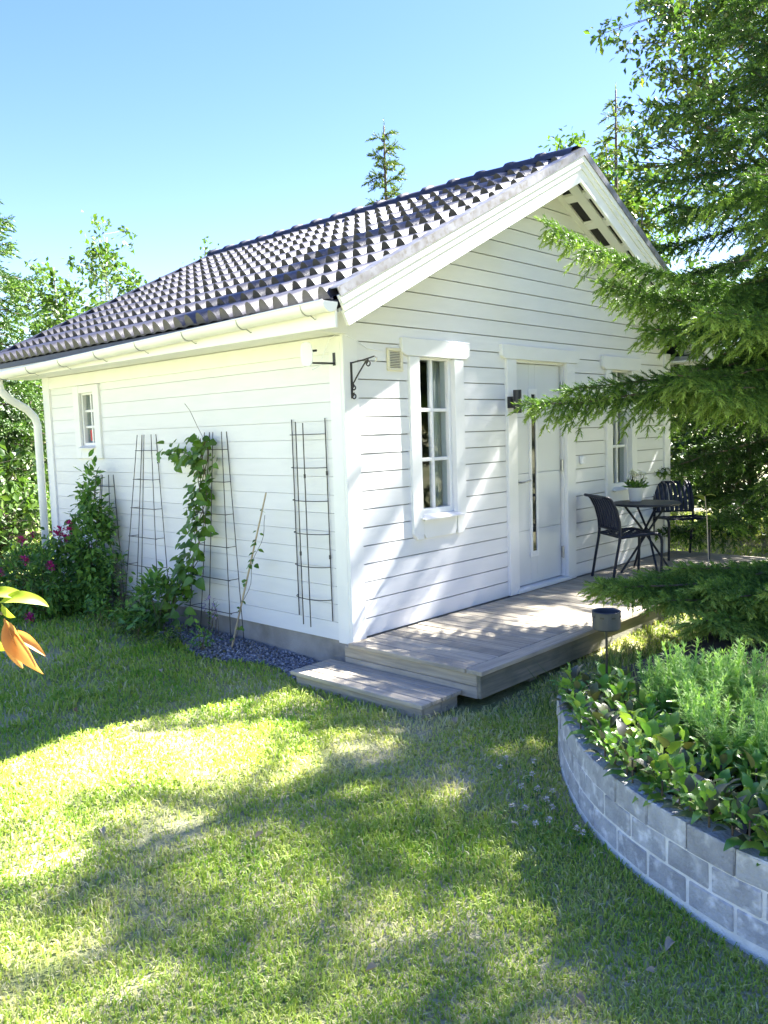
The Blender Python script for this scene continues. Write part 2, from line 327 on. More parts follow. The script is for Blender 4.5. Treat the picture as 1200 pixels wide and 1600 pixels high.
# grass blades: real geometry; thinned out with distance
def vnoise(x, y, s, seed):
    r = np.random.default_rng(seed); G = r.random((64, 64)); u = x*s+20; v = y*s+20
    i = np.floor(u).astype(int); j = np.floor(v).astype(int); fu = u-i; fv = v-j; fu = fu*fu*(3-2*fu); fv = fv*fv*(3-2*fv)
    g = lambda a, b: G[a % 64, b % 64]
    return (g(i,j)*(1-fu)+g(i+1,j)*fu)*(1-fv)+(g(i,j+1)*(1-fu)+g(i+1,j+1)*fu)*fv
def make_grass():
    R = []
    for d0, d1, dens, half in ((.9,2.6,15000,.62),(2.6,3.6,11000,.56),(3.6,5,6800,.54),(5,7,3600,.53),(7,10,1800,.52),(10,16,650,.5)):
        area = half*(d1*d1-d0*d0); n = int(area*dens)
        d = np.sqrt(RN.uniform(d0*d0, d1*d1, n)); a = YAW+RN.uniform(-half, half, n)
        R.append(np.stack([CAM[0]+d*np.sin(a), CAM[1]+d*np.cos(a), d], 1))
    P = np.concatenate(R); ok = lawn_ok(P[:, 0], P[:, 1]); P = P[ok]
    x, y, d = P.T
    bare = vnoise(x, y, 1.9, 1)*.6+vnoise(x, y, 5, 2)*.4
    worn = sstep(-.8, .3, x+.25*y+1.2)*sstep(-.6, -1.2, y)          # worn ground towards the planting bed
    keep = RN.random(len(x)) > np.clip((bare-.62)*3.2+.35*worn, 0, .75)
    x, y, d, bare, worn = x[keep], y[keep], d[keep], bare[keep], worn[keep]
    n = len(x)
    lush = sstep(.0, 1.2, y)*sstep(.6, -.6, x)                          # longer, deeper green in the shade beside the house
    ln = RN.uniform(.017, .040, n)*(1+.5*lush)*(.75+.5*vnoise(x, y, 3, 3)); ln *= 1+.03*d
    edge = ((x > -.62) & (x < -.44) & (y > -1.2) & (y < .3)) | ((y < -1.05) & (y > -1.3) & (x > -.5) & (x < 5)); ln[edge] *= 1.35
    wd = .0017*(.6+.42*d)*RN.uniform(.7, 1.3, n)
    a = RN.uniform(0, 2*PI, n); lean = RN.uniform(.15, 1.15, n); b = RN.uniform(0, 2*PI, n)
    dirh = np.stack([np.cos(a), np.sin(a), np.zeros(n)], 1); side = np.stack([np.cos(b), np.sin(b), np.zeros(n)], 1)*wd[:, None]
    base = np.stack([x, y, ground(x, y)-.004], 1)
    mid = base+dirh*(ln*lean*.35)[:, None]; mid[:, 2] += ln*.62
    tip = base+dirh*(ln*lean*1.0)[:, None]; tip[:, 2] += ln*(1.0-.33*lean)
    V = np.stack([base-side, base+side, mid+side*.8, mid-side*.8, tip], 1).reshape(-1, 3)
    k = np.arange(n)*5
    F = np.concatenate([np.stack([k, k+1, k+2], 1), np.stack([k, k+2, k+3], 1), np.stack([k+3, k+2, k+4], 1)])
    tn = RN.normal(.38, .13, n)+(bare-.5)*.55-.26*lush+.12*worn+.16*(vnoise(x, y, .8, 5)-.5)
    dry = RN.random(n) < (.07+.12*worn+.30*sstep(.52, .74, bare))*(1-.8*lush); tn[dry] = RN.uniform(.65, 1, dry.sum())
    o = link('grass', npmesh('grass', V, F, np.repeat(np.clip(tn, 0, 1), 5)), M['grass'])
    tag(o, 'short mown lawn grass with dry straw patches', 'grass', kind='stuff')
make_grass()
# gravel strip along the plinth
n = 5200; y = RN.uniform(.12, 2.75, n); e = gravel_edge(y); x = e+(-.005-e)*RN.random(n)**.9
OCT_V = np.array([(1,0,0),(0,1,0),(-1,0,0),(0,-1,0),(0,0,.8),(0,0,-.8)]); OCT_F = np.array([(0,1,4),(1,2,4),(2,3,4),(3,0,4),(1,0,5),(2,1,5),(3,2,5),(0,3,5)])
sz = RN.uniform(.006, .016, n); Mx = frames(RN.normal(size=(n, 3)), roll=RN.uniform(0, 6, n))*sz[:, None, None]*RN.uniform(.7, 1.3, (n, 1, 3))
V, F, T = inst(OCT_V, OCT_F, Mx, np.stack([x, y, ground(x, y)+.004+RN.uniform(0, .02, n)], 1), RN.random(n))
tag(link('gravel', npmesh('gravel', V, F, T), M['gravel']), 'blue grey crushed gravel along the cottage plinth', 'gravel', kind='stuff')

# ------------------------------------------------------------------ cottage
W, L = 5.22, 4.65
PIT = .495; RX = W/2; ZR = 3.89                    # tile plane at the ridge
ZE = 2.20                                           # soffit level
def Tz(x): return ZR-PIT*abs(x-RX)
cot = empty('cottage', (0, 0, 0))
tag(cot, 'white clapboard garden cottage with dark tiled gable roof', 'cottage')
# plinth
MB().box(.015, W-.015, .015, L-.015, -.55, -.012).build('plinth', M['conc'], cot)
# openings in the front wall (x0,x1,z0,z1)
OP = [(.80, 1.24, .86, 2.09), (2.10, 2.95, 0, 2.11), (3.86, 4.30, .86, 2.09)]
def front_core():
    mb = MB(); x = .03
    for (a, b2, z0, z1) in OP:
        mb.box(x, a, .014, .16, -.01, 2.35)
        if z0 > 0: mb.box(a, b2, .014, .16, -.01, z0)
        mb.box(a, b2, .014, .16, z1, 2.35); x = b2
    mb.box(x, W-.03, .014, .16, -.01, 2.35)
    mb.prism([(.03, 2.35), (W-.03, 2.35), (W-.03, Tz(W-.03)-.12), (RX, Tz(RX)-.12), (.03, Tz(.03)-.12)], lambda u, v, a: (u, a, v), .014, .16)
    return mb
front_core().build('front_wall', M['core'], cot)
mb = MB(); mb.box(.014, .16, .165, 3.57, -.01, 2.35); mb.box(.014, .16, 3.88, L-.03, -.01, 2.35); mb.box(.014, .16, 3.57, 3.88, -.01, 1.46); mb.box(.014, .16, 3.57, 3.88, 2.0, 2.35)
mb.build('side_wall', M['white'], cot)
MB().box(W-.16, W-.014, .165, L-.03, -.01, 2.35).build('side_wall', M['white'], cot)
mb = MB().box(.165, W-.165, L-.16, L-.014, -.01, 2.35)
mb.prism([(.03, 2.36), (W-.03, 2.36), (W-.03, Tz(W-.03)-.12), (RX, Tz(RX)-.12), (.03, Tz(.03)-.12)], lambda u, v, a: (u, a, v), L-.16, L-.014)
mb.build('rear_wall', M['white'], cot)
MB().box(.17, W-.17, .17, L-.17, 2.36, 2.40).build('ceiling', M['inter'], cot)
MB().box(.17, W-.17, .17, L-.17, -.05, .02).build('floor', M['inter'], cot)
MB().box(.17, W-.17, 2.6, 2.7, .021, 2.355).build('partition', M['inter'], cot)
# cladding boards
PITCHZ = .135
rnd_b = random.Random(8)
def board_front(x0, x1, z0, z1, xa=None, xb=None):
    """one board of the gable wall; xa, xb = ends at the top edge (for the sloped ends)"""
    xa = x0 if xa is None else xa; xb = x1 if xb is None else xb
    mb = MB(); jt = rnd_b.uniform(-.0012, .0012); yb, yt = -.0105+jt, -.0095+jt
    mb.hexa([(x0,yb,z0),(x1,yb,z0),(x1,.012,z0),(x0,.012,z0),(xa,yt,z1),(xb,yt,z1),(xb,.012,z1),(xa,.012,z1)])
    return mb
z = .004; row = 0
HB = [(.69, 1.395), (1.975, 3.135), (3.745, 4.455)]     # casing extents, boards stop behind these
while z < 3.66:
    z1 = z+PITCHZ-.0085
    segs = [(.10, W-.10)]
    for (a, b2), (za, zb) in zip(HB, [(.66, 2.2), (-1, 2.2), (.66, 2.2)]):
        if z < zb-.04 and z1 > za+.02:
            ns = []
            for (s0, s1) in segs:
                if s0 < a < s1 or s0 < b2 < s1:
                    if a+.03 > s0: ns.append((s0, a+.03))
                    if b2-.03 < s1: ns.append((b2-.03, s1))
                else: ns.append((s0, s1))
            segs = ns
    for (s0, s1) in segs:
        lim0 = RX-(ZR-.12-z)/PIT; lim1 = RX-(ZR-.12-z1)/PIT
        xa = max(s0, lim1); xb = min(s1, W-lim1); s0c = max(s0, lim0); s1c = min(s1, W-lim0)
        if xb-xa < .05: continue
        board_front(s0c, s1c, z, z1, xa, xb).build('cladding_board', M['white'], cot)
    z += PITCHZ; row += 1
z = -.02
while z < 2.20:
    z1 = min(z+PITCHZ-.0028, 2.3)
    segs = [(.10, L-.10)]
    if z1 > 1.36 and z < 2.25: segs = [(.10, 3.47), (3.97, L-.10)]
    for (s0, s1) in segs:
        MB().hexa([(-.0085,s1,z),(-.0085,s0,z),(.012,s0,z),(.012,s1,z),(-.0075,s1,z1),(-.0075,s0,z1),(.012,s0,z1),(.012,s1,z1)]).build('cladding_board', M['white'], cot)
        # row of nail heads is too small to build at this size
    z += PITCHZ
# corner boards
for (x0, x1, y0, y1) in ((-.030, .115, -.034, -.004), (-.030, -.004, -.0035, .115), (W-.115, W+.03, -.034, -.004), (W+.004, W+.03, -.0035, .115), (-.030, .10, L+.004, L+.03), (-.030, -.004, L-.115, L+.0035)):
    ztop = 2.30 if y0 < -.01 or y0 > 1 else 2.19
    MB().box(x0, x1, y0, y1, -.03, ztop).build('corner_board', M['trim'], cot, bevel=.003)
MB().box(-.028, -.004, .1155, L-.1155, 2.075, 2.195).build('frieze_board', M['trim'], cot, bevel=.003)
# casings: window 1 and 2, door
def window_front(xg0, xg1, sticker=False):
    f0, f1 = xg0-.045, xg1+.045; zg0, zg1 = .884, 2.062
    w = MB()                                           # frame set into the opening
    w.box(f0, xg0, .012, .10, zg0-.045, zg1+.045).box(xg1, f1, .012, .10, zg0-.045, zg1+.045)
    w.box(xg0, xg1, .0122, .0998, zg0-.045, zg0).box(xg0, xg1, .0122, .0998, zg1, zg1+.045)
    o = w.build('window', M['trim'], cot, bevel=.003)
    ca, cb = f0-.105, f1+.105
    for k, (x0, x1) in enumerate(((ca, f0+.015), (f1-.015, cb))):
        z0 = .655
        s = -1 if k == 0 else 1
        xo, xi = (x0, x1) if k == 0 else (x1, x0)
        MB().prism([(xo, z0+.05), (xo, 2.075), (xi, 2.075), (xi, z0), (xo-s*.05, z0)], lambda u, v, a: (u, a, v), -.036, .011).build('casing_board', M['trim'], o, bevel=.003)
    # header with stepped ears
    MB().prism([(ca-.085, 2.105), (ca-.03, 2.078), (cb+.03, 2.078), (cb+.085, 2.105), (cb+.085, 2.215), (ca-.085, 2.215)], lambda u, v, a: (u, a, v), -.041, .011).build('casing_header', M['trim'], o, bevel=.004)
    # apron below the sill
    MB().prism([(f0+.018, .80), (f1-.018, .80), (f1-.018, .70), (f1-.05, .655), (f0+.05, .655), (f0+.018, .70)], lambda u, v, a: (u, a, v), -.03, .011).build('apron', M['trim'], o, bevel=.003)
    MB().hexa([(f0-.02,-.085,.808),(f1+.02,-.085,.808),(f1+.02,.012,.83),(f0-.02,.012,.83),(f0-.02,-.085,.816),(f1+.02,-.085,.816),(f1+.02,.012,.842),(f0-.02,.012,.842)]).build('sill', M['trim'], o)
    xm = (xg0+xg1)/2
    MB().box(xm-.014, xm+.014, .03, .07, zg0, zg1).build('muntin', M['trim'], o, bevel=.003)
    cols = ((xg0, xm-.014), (xm+.014, xg1)); hz = [zg0+(zg1-zg0)*k/3 for k in range(4)]
    for zz in hz[1:3]:
        for (a, b2) in cols: MB().box(a, b2, .031, .069, zz-.014, zz+.014).build('muntin', M['trim'], o, bevel=.003)
    for c0, c1 in cols:
        for k in range(3):
            MB().box(c0, c1, .048, .052, hz[k]+(.014 if k else 0), hz[k+1]-(.014 if k < 2 else 0)).build('pane', M['glass'], o)
    if sticker:
        MB().box(xg0+.003, xg0+.055, .0455, .0472, zg0+.012, zg0+.12).build('sticker', M['trim'], o)
        MB().box(xg0+.006, xg0+.052, .0436, .0452, zg0+.045, zg0+.108).build('sticker_panel', M['red'], o)
    return o
window_front(.824, 1.195, True); window_front(3.894, 4.264)
# side window on the left wall
def window_side():
    y0, y1, z0, z1 = 3.60, 3.85, 1.49, 1.975
    w = MB(); w.box(.0, .09, y0-.04, y0, z0-.04, z1+.04).box(.0, .09, y1, y1+.04, z0-.04, z1+.04).box(.0002, .0898, y0, y1, z0-.04, z0).box(.0002, .0898, y0, y1, z1, z1+.04)
    o = w.build('window', M['trim'], cot, bevel=.003)
    for a, b2 in ((y0-.14, y0-.025), (y1+.025, y1+.14)): MB().box(-.034, -.0035, a, b2, 1.33, 2.07).build('casing_board', M['trim'], o, bevel=.003)
    MB().box(-.032, -.0037, y0-.024, y1+.024, z1+.02, 2.07).build('casing_header', M['trim'], o, bevel=.003)
    MB().box(-.032, -.0037, y0-.024, y1+.024, 1.33, z0-.045).build('apron', M['trim'], o, bevel=.003)
    MB().hexa([(-.07,y0-.03,1.43),(0,y0-.03,1.452),(0,y1+.03,1.452),(-.07,y1+.03,1.43),(-.07,y0-.03,1.437),(0,y0-.03,1.462),(0,y1+.03,1.462),(-.07,y1+.03,1.437)]).build('sill', M['trim'], o)
    ym = (y0+y1)/2; MB().box(.025, .06, ym-.012, ym+.012, z0, z1).build('muntin', M['trim'], o)
    hz = [z0+(z1-z0)*k/3 for k in range(4)]
    for zz in hz[1:3]:
        for a, b2 in ((y0, ym-.012), (ym+.012, y1)): MB().box(.026, .059, a, b2, zz-.012, zz+.012).build('muntin', M['trim'], o)
    for a, b2 in ((y0, ym-.012), (ym+.012, y1)):
        for k in range(3): MB().box(.040, .044, a, b2, hz[k]+(.012 if k else 0), hz[k+1]-(.012 if k < 2 else 0)).build('pane', M['glass'], o)
    MB().box(.0375, .0392, ym+.02, ym+.07, z0+.02, z0+.13).build('sticker', M['red'], o)
window_side()
# door
xd0, xd1, zd0, zd1 = 2.135, 2.925, .045, 2.085
dr = empty('door', (0, 0, 0)); dr.parent = cot
gx0, gx1, gz0, gz1 = 2.395, 2.495, .33, 1.83
def panel_strip(a, b2, z0, z1): return MB().box(a, b2, .030, .075, z0, z1).build('door_panel', M['doorw'], dr, bevel=.0035)
pz = [zd0, .555, 1.085, 1.60, zd1]
for k in range(4):
    for (a, b2) in ((xd0, gx0-.001), (gx1+.001, xd1)): panel_strip(a, b2, pz[k]+.0012, pz[k+1]-.0012)
for z0_, z1_ in ((zd0, gz0), (gz1, zd1)): MB().box(gx0, gx1, .0305, .074, z0_, z1_).build('door_panel', M['doorw'], dr)
mb = MB().box(gx0-.014, gx0+.014, .014, .0295, gz0-.03, gz1+.03).box(gx1-.014, gx1+.014, .014, .0295, gz0-.03, gz1+.03).box(gx0+.014, gx1-.014, .0142, .0293, gz0-.03, gz0+.02).box(gx0+.014, gx1-.014, .0142, .0293, gz1-.02, gz1+.03)
mb.build('glazing_frame', M['trim'], dr)
MB().box(gx0+.0005, gx1-.0005, .0235, .045, gz0+.021, gz1-.021).build('pane', M['dglass'], dr)
hb = MB().tube([(xd0+.055, .03, 1.01), (xd0+.055, -.025, 1.01), (xd0+.075, -.038, 1.012), (xd0+.12, -.04, 1.018), (xd0+.17, -.038, 1.024)], .009, 8)
hb.box(xd0+.04, xd0+.07, .022, .0295, .985, 1.035); hb.build('handle', M['steel'], dr, smooth=False)
for zz in (.28, 1.13, 1.88): MB().box(xd1+.001, xd1+.020, .006, .029, zz-.055, zz+.055).tube([(xd1+.003, .006, zz-.06), (xd1+.003, .006, zz+.06)], .008, 8).build('hinge', M['steel'], dr)
MB().box(2.07, 2.99, -.05, .11, .004, .038).build('threshold', M['trim'], dr, bevel=.004)
mb = MB().box(2.10, xd0-.003, .0, .12, .0385, 2.11).box(xd1+.021, 2.99, .0, .12, .0385, 2.11).box(xd0-.003, xd1+.021, .0005, .1195, zd1+.003, 2.11); mb.build('door_frame', M['trim'], dr)
for x0, x1 in ((1.965, 2.108), (2.952, 3.145)): MB().box(x0, x1-(.04 if x0 > 2.5 else 0), -.037, .0, .003, 2.108).build('casing_board', M['trim'], dr, bevel=.003)
MB().prism([(1.885, 2.135), (1.935, 2.11), (3.14, 2.11), (3.19, 2.135), (3.19, 2.235), (1.885, 2.235)], lambda u, v, a: (u, a, v), -.042, .011).build('casing_header', M['trim'], dr, bevel=.004)

# ---- roof
YF, YB = -.41, 5.03; XE = -.45                         # front verge, rear verge, eave line
roof = empty('roof', (0, 0, 0)); roof.parent = cot
def slope_slab(xa, xb, ya, yb, t0, t1, side=1):
    """slab parallel to the roof between depths t0 (upper) and t1 (lower) below the tile plane"""
    mb = MB(); g = (lambda x: x) if side > 0 else (lambda x: W-x)
    p = [(g(xa),ya,Tz(xa)-t1),(g(xb),ya,Tz(xb)-t1),(g(xb),yb,Tz(xb)-t1),(g(xa),yb,Tz(xa)-t1),(g(xa),ya,Tz(xa)-t0),(g(xb),ya,Tz(xb)-t0),(g(xb),yb,Tz(xb)-t0),(g(xa),yb,Tz(xa)-t0)]
    return mb.hexa(p)
for s in (1, -1):
    slope_slab(XE+.05, RX-.001, YF+.03, YB-.03, .075, .105, s).build('roof_deck', M['under'], roof)
# tiles: double wave concrete pantiles
TWID, TEXP, TLEN = .30, .345, .41
def tile_mesh():
    nx = 28; V = []; F = []; m1 = nx+1
    us = [k/nx for k in range(nx+1)]
    def prof(u): return max(0., .38+.62*math.cos(2*PI*2*(u-.25)))**.55
    # local: X = down the slope, Y = along the eave, Z = normal; the roll grows towards the lip
    for (xx, zz, am) in ((0, 0.0, .036), (TLEN, .020, .080)):
        for u in us: V.append((xx, (u-.5)*(TWID+.004), zz+am*prof(u)))
    for u in us: V.append((TLEN, (u-.5)*(TWID+.004), .020+.080*prof(u)))          # lip, its own vertices: crisp edge
    for u in us: V.append((TLEN-.001, (u-.5)*(TWID+.004), .004+.010*prof(u)))
    for r in (0, 2):
        for k in range(nx):
            a = r*m1+k; F.append((a+1, a, a+m1, a+m1+1))
    me = bpy.data.meshes.new('roof_tile'); me.from_pydata(V, [], F)
    me.polygons.foreach_set('use_smooth', [i < nx for i in range(len(F))]); me.materials.append(M['tile']); me.update()
    if me.polygons[nx//2].normal.z < 0: me.flip_normals()
    return me
tm = tile_mesh()
slope_len = (RX-XE)*math.hypot(1, PIT); nrow = int(math.ceil(slope_len/TEXP)); ncol = int(round((YB-YF-.02)/TWID))
tw = (YB-YF-.02)/ncol
ang = math.atan(PIT)
rnd = random.Random(3)
for r in range(nrow):
    sdn = slope_len-r*TEXP                              # distance of the lip from the ridge
    if sdn < .12: break
    for c in range(ncol):
        o = link('roof_tile', tm, None, roof)
        x = RX-(sdn-TLEN)*math.cos(ang); zz = ZR-(sdn-TLEN)*math.sin(ang)
        o.location = (x, YF+.01+tw*(c+.5), zz-.03+rnd.uniform(-.002, .002)); o.rotation_euler = (rnd.uniform(-.006, .006), -ang, PI)
        o.rotation_euler = Matrix(((-math.cos(ang), 0, -math.sin(ang)), (0, -1, 0), (-math.sin(ang), 0, math.cos(ang)))).to_euler()
        o.scale = (1, tw/TWID, 1)
        if sdn < TLEN: o.scale[0] = sdn/TLEN*1.0; o.location = (RX, o.location[1], ZR-.03)
# the other slope: one sheet of the same waves, seen by nobody here
v = []; f = []; ky = int((YB-YF-.02)/.0375)
for q in range(ky+1):
    yy = YF+.01+q*(YB-YF-.02)/ky; hh = .026*math.cos(2*PI*q/4)
    v += [(RX, yy, ZR+hh), (W-XE, yy, Tz(XE)+hh)]
f = [(2*q, 2*q+1, 2*q+3, 2*q+2) for q in range(ky)]
me = bpy.data.meshes.new('rear_tiles'); me.from_pydata(v, [], f); link('rear_slope_tiles', me, M['tile'], roof)
# ridge tiles
def ridge_mesh():
    mb = MB(); L0 = .37; n = 9; V = []; F = []
    for (yy, r, zo) in ((0, .135, 0), (L0-.05, .145, .004), (L0-.05, .160, .006), (L0, .163, .008)):
        for k in range(n):
            t = PI*(-.02+1.04*k/(n-1)); V.append((-r*1.05*math.cos(t), yy, zo+.62*r*math.sin(t)))
    for i in range(3):
        for k in range(n-1): a = i*n+k; F.append((a, a+1, a+n+1, a+n))
    me = bpy.data.meshes.new('ridge_tile'); me.from_pydata(V, [], F); me.materials.append(M['ridge'])
    me.polygons.foreach_set('use_smooth', [True]*len(F)); return me
rm = ridge_mesh(); q = 0; yy = YF+.02
while yy < YB-.1:
    o = link('ridge_tile', rm, None, roof); o.location = (RX, yy, ZR-.020); o.scale = (1, 1, 1.0); yy += .335
# eave strip below the first course
MB().hexa([(XE+.012,YF+.02,2.295),(XE+.03,YF+.02,2.295),(XE+.03,YB-.02,2.295),(XE+.012,YB-.02,2.295),(XE+.012,YF+.02,2.345),(XE+.06,YF+.02,2.36),(XE+.06,YB-.02,2.36),(XE+.012,YB-.02,2.345)]).build('eave_flashing', M['ridge'], roof)
# barge boards (front verge, both slopes; rear verge left slope)
def barge(t0, t1, ya, yb, name, mat, side, x0=XE-.0, bev=.003):
    g = (lambda x: x) if side > 0 else (lambda x: W-x); B0 = 3.93
    bz = lambda x: B0-PIT*(RX-x)
    nxs = PIT/math.hypot(1, PIT)
    p = [(x0+t0*.45, bz(x0+t0*.45)-t0), (RX-.0006, bz(RX)-t0), (RX-.0006, bz(RX)-t1), (x0+t1*.45, bz(x0+t1*.45)-t1)]
    mb = MB().prism([(g(u), v) for u, v in p], lambda u, v, a: (u, a, v), ya, yb)
    return mb.build(name, mat, roof, bevel=bev)
for s in (1, -1):
    barge(.0, .062, YF-.030, YF-.022, 'verge_flashing', M['flash'], s, bev=0)
    # folded top of the flashing
    g = (lambda x: x) if s > 0 else (lambda x: W-x); bz = lambda x: 3.93-PIT*(RX-x)
    MB().hexa([(g(XE),YF-.03,bz(XE)),(g(RX-.0006),YF-.03,bz(RX)),(g(RX-.0006),YF+.065,bz(RX)),(g(XE),YF+.065,bz(XE)),(g(XE),YF-.03,bz(XE)+.006),(g(RX-.0006),YF-.03,bz(RX)+.006),(g(RX-.0006),YF+.065,bz(RX)+.010),(g(XE),YF+.065,bz(XE)+.010)]).build('verge_capping', M['flash'], roof)
    barge(.052, .118, YF-.021, YF+.008, 'barge_board', M['trim'], s)
    barge(.112, .172, YF-.008, YF+.010, 'barge_board', M['trim'], s)
    barge(.166, .285, YF+.004, YF+.030, 'barge_board', M['trim'], s)
    barge(.03, .22, YB-.03, YB, 'rear_barge_board', M['trim'], s)
    barge(-.025, .028, YB-.06, YB+.004, 'rear_verge_capping', M['ridge'], s, bev=0)
    # open soffit of the verge: battens under the dark roof deck
    for (ya, yb) in ((YF+.031, YF+.075), (-.265, -.165), (-.065, -.001)):
        slope_slab(-.02 if ya > -.1 else XE+.07, RX-.002, ya, yb, .106, .132, s).build('soffit_batten', M['trim'], roof, bevel=.002)
    x = XE+.12
    while x < RX-.15:
        for (ya, yb) in ((YF+.0755, -.2655), (-.1645, -.0655)):
            slope_slab(x, x+.085, ya, yb, .108, .130, s).build('soffit_crosspiece', M['trim'], roof)
        x += .37
# eaves: soffit boards and fascia
for k in range(3):
    x0 = XE+.052+k*.133; MB().box(x0, x0+.130, -.030, YB-.035, ZE, ZE+.02).build('soffit_board', M['trim'], roof, bevel=.003)
MB().box(XE+.053, -.004, -.060, -.032, ZE-.002, 2.40).build('eave_end_board', M['trim'], roof)
MB().box(XE+.028, XE+.051, YF+.032, YB-.032, ZE-.02, ZE+.13).build('fascia_board', M['trim'], roof, bevel=.003)
MB().box(W-XE-.40, W-XE-.03, YF+.035, YB-.035, ZE, ZE+.02).box(W-XE-.051, W-XE-.028, YF+.032, YB-.032, ZE-.02, ZE+.13).build('eave_box', M['trim'], roof)
# gutter, brackets, downpipe
GX, GR = XE-.035, .062
def gz(y): return 2.335-.020*(y+.4)
V = []; F = []; n = 12
for (yy) in (YF+.01, YB+.02):
    for rr in (GR, GR-.004):
        for k in range(n+1):
            t = PI+PI*k/n; V.append((GX+rr*math.cos(t), yy, gz(yy)+rr*math.sin(t)))
m1 = n+1
for k in range(n):
    F += [(k, k+1, 2*m1+k+1, 2*m1+k), (m1+k+1, m1+k, 3*m1+k, 3*m1+k+1)]
F += [(0, 2*m1, 3*m1, m1), (n, m1+n, 3*m1+n, 2*m1+n)]
F += [tuple(range(0, m1)), tuple(range(2*m1, 3*m1))[::-1]]
me = bpy.data.meshes.new('gutter'); me.from_pydata(V, [], F); gut = link('gutter', me, M['gutter'], cot)
MB().tube([(GX-GR-.002, YF+.01, gz(YF)+.001), (GX-GR-.002, YB+.02, gz(YB)+.001)], .006, 6).build('gutter_bead', M['gutter'], gut)
MB().prism([(GX+(GR+.004)*math.cos(PI+PI*k/12), (GR+.004)*math.sin(PI+PI*k/12)) for k in range(13)], lambda u, v, a: (u, a, gz(a)+v), YF+.004, YF+.03).build('gutter_end_cap', M['gutter'], gut)
for k in range(8):
    yy = YF+.22+k*.68
    pts = [(GX-GR-.005, yy, gz(yy)+.004)]+[(GX+(GR+.004)*math.cos(PI+PI*j/8), yy+.0, gz(yy)+(GR+.004)*math.sin(PI+PI*j/8)) for j in range(1, 6)]+[(XE+.02, yy-.01, gz(yy)-.085), (XE+.027, yy-.01, gz(yy)-.08)]
    MB().tube(pts, .0035, 6).build('gutter_bracket', M['steel'], gut)
PY = 4.76
MB().tube([(GX, PY-.06, gz(PY)-.045), (GX, PY-.06, gz(PY)-.11), (GX+.02, PY-.055, gz(PY)-.17), (GX+.10, PY-.04, gz(PY)-.25), (-.19, PY-.02, gz(PY)-.36), (-.10, PY, gz(PY)-.45), (-.075, PY, gz(PY)-.53), (-.075, PY, 1.0), (-.075, PY, -.15)], .042, 14).build('downpipe', M['gutter'], cot, smooth=True)

# ------------------------------------------------------------------ curtains inside
def curtain(x0, x1, label):
    V = []; F = []; n = 48
    for k in range(n+1):
        x = x0+(x1-x0)*k/n; yy = .140+.020*math.sin(k*.95)+.008*math.sin(k*2.3)
        V += [(x, yy, .80), (x+.004*math.sin(k), yy, 2.2)]
    F = [(2*k, 2*k+2, 2*k+3, 2*k+1) for k in range(n)]
    me = bpy.data.meshes.new('curtain'); me.from_pydata(V, [], F); me.polygons.foreach_set('use_smooth', [True]*n)
    o = link('curtain', me, M['curtain']); md = o.modifiers.new('t', 'SOLIDIFY'); md.thickness = .003
    tag(o, label, 'curtain')
curtain(1.12, 1.36, 'pale pleated curtain inside the window between wall lamp and vent')
curtain(4.16, 4.42, 'pale pleated curtain inside the window behind the cafe table')

# ------------------------------------------------------------------ deck and step
deck = empty('deck', (0, 0, -.15)); tag(deck, 'weathered timber deck along the cottage front', 'deck')
DX0, DX1, DY = -.085, 5.32, -1.23
def dbuild(mb, name, mat, par, off=(0, 0, .15), bevel=.004):
    mb.v = [(a-par.location[0], b2-par.location[1], c-par.location[2]) for a, b2, c in mb.v]
    return mb.build(name, mat, par, bevel=bevel)
nb = 43; bw = (DX1-DX0)/nb
for k in range(nb):
    x0 = DX0+k*bw; dz = rnd.uniform(-.0015, .0015)
    dbuild(MB().box(x0, x0+bw-.009, DY+.132, -.038, -.030+dz, dz), 'deck_board', M['deck'], deck)
dbuild(MB().box(DX0, 2.7, DY, DY+.124, -.030, .001), 'border_board', M['deckx'], deck)
dbuild(MB().box(2.706, DX1, DY, DY+.124, -.030, .0), 'border_board', M['deckx'], deck)
dbuild(MB().box(DX0+.02, 2.9, DY+.025, DY+.055, -.185, -.032), 'fascia_board', M['fascia'], deck)
dbuild(MB().box(2.905, DX1-.02, DY+.025, DY+.055, -.185, -.032), 'fascia_board', M['fascia'], deck)
dbuild(MB().box(DX0+.02, DX0+.05, DY+.056, .02, -.11, -.032), 'riser_board', M['deck'], deck)
dbuild(MB().box(DX0+.021, DX0+.049, DY+.056, .02, -.19, -.113), 'riser_board', M['deck'], deck)
dbuild(MB().box(DX1-.05, DX1-.02, DY+.056, -.03, -.19, -.032), 'end_board', M['deck'], deck)
for xx in (.6, 1.7, 2.8, 3.9, 5.0): dbuild(MB().box(xx, xx+.09, DY+.10, -.05, -.26, -.034), 'joist', M['fascia'], deck, bevel=0)
step = empty('deck_step', (-.27, -.45, -.25)); tag(step, 'low grey timber step at the open end of the deck', 'step')
SX0, SX1, SY0, SY1, SZ = -.465, -.066, -1.06, .165, -.148
nb = 4; bw = (SX1-SX0)/nb
for k in range(nb):
    x0 = SX0+k*bw; dz = rnd.uniform(-.001, .001)
    dbuild(MB().box(x0, x0+bw-.009, SY0, SY1, SZ-.028+dz, SZ+dz), 'tread_board', M['deck'], step)
dbuild(MB().box(SX0+.028, SX0+.056, SY0+.03, SY1-.03, -.30, SZ-.030), 'riser_board', M['deck'], step)
for k in range(2):
    dbuild(MB().box(SX0+.058+k*.165, SX0+.058+k*.165+.160, SY0+.03, SY0+.058, -.30, SZ-.030), 'end_board', M['deckx'], step)
dbuild(MB().box(SX0+.058, SX1-.01, SY1-.058, SY1-.03, -.30, SZ-.030), 'end_board', M['deckx'], step)

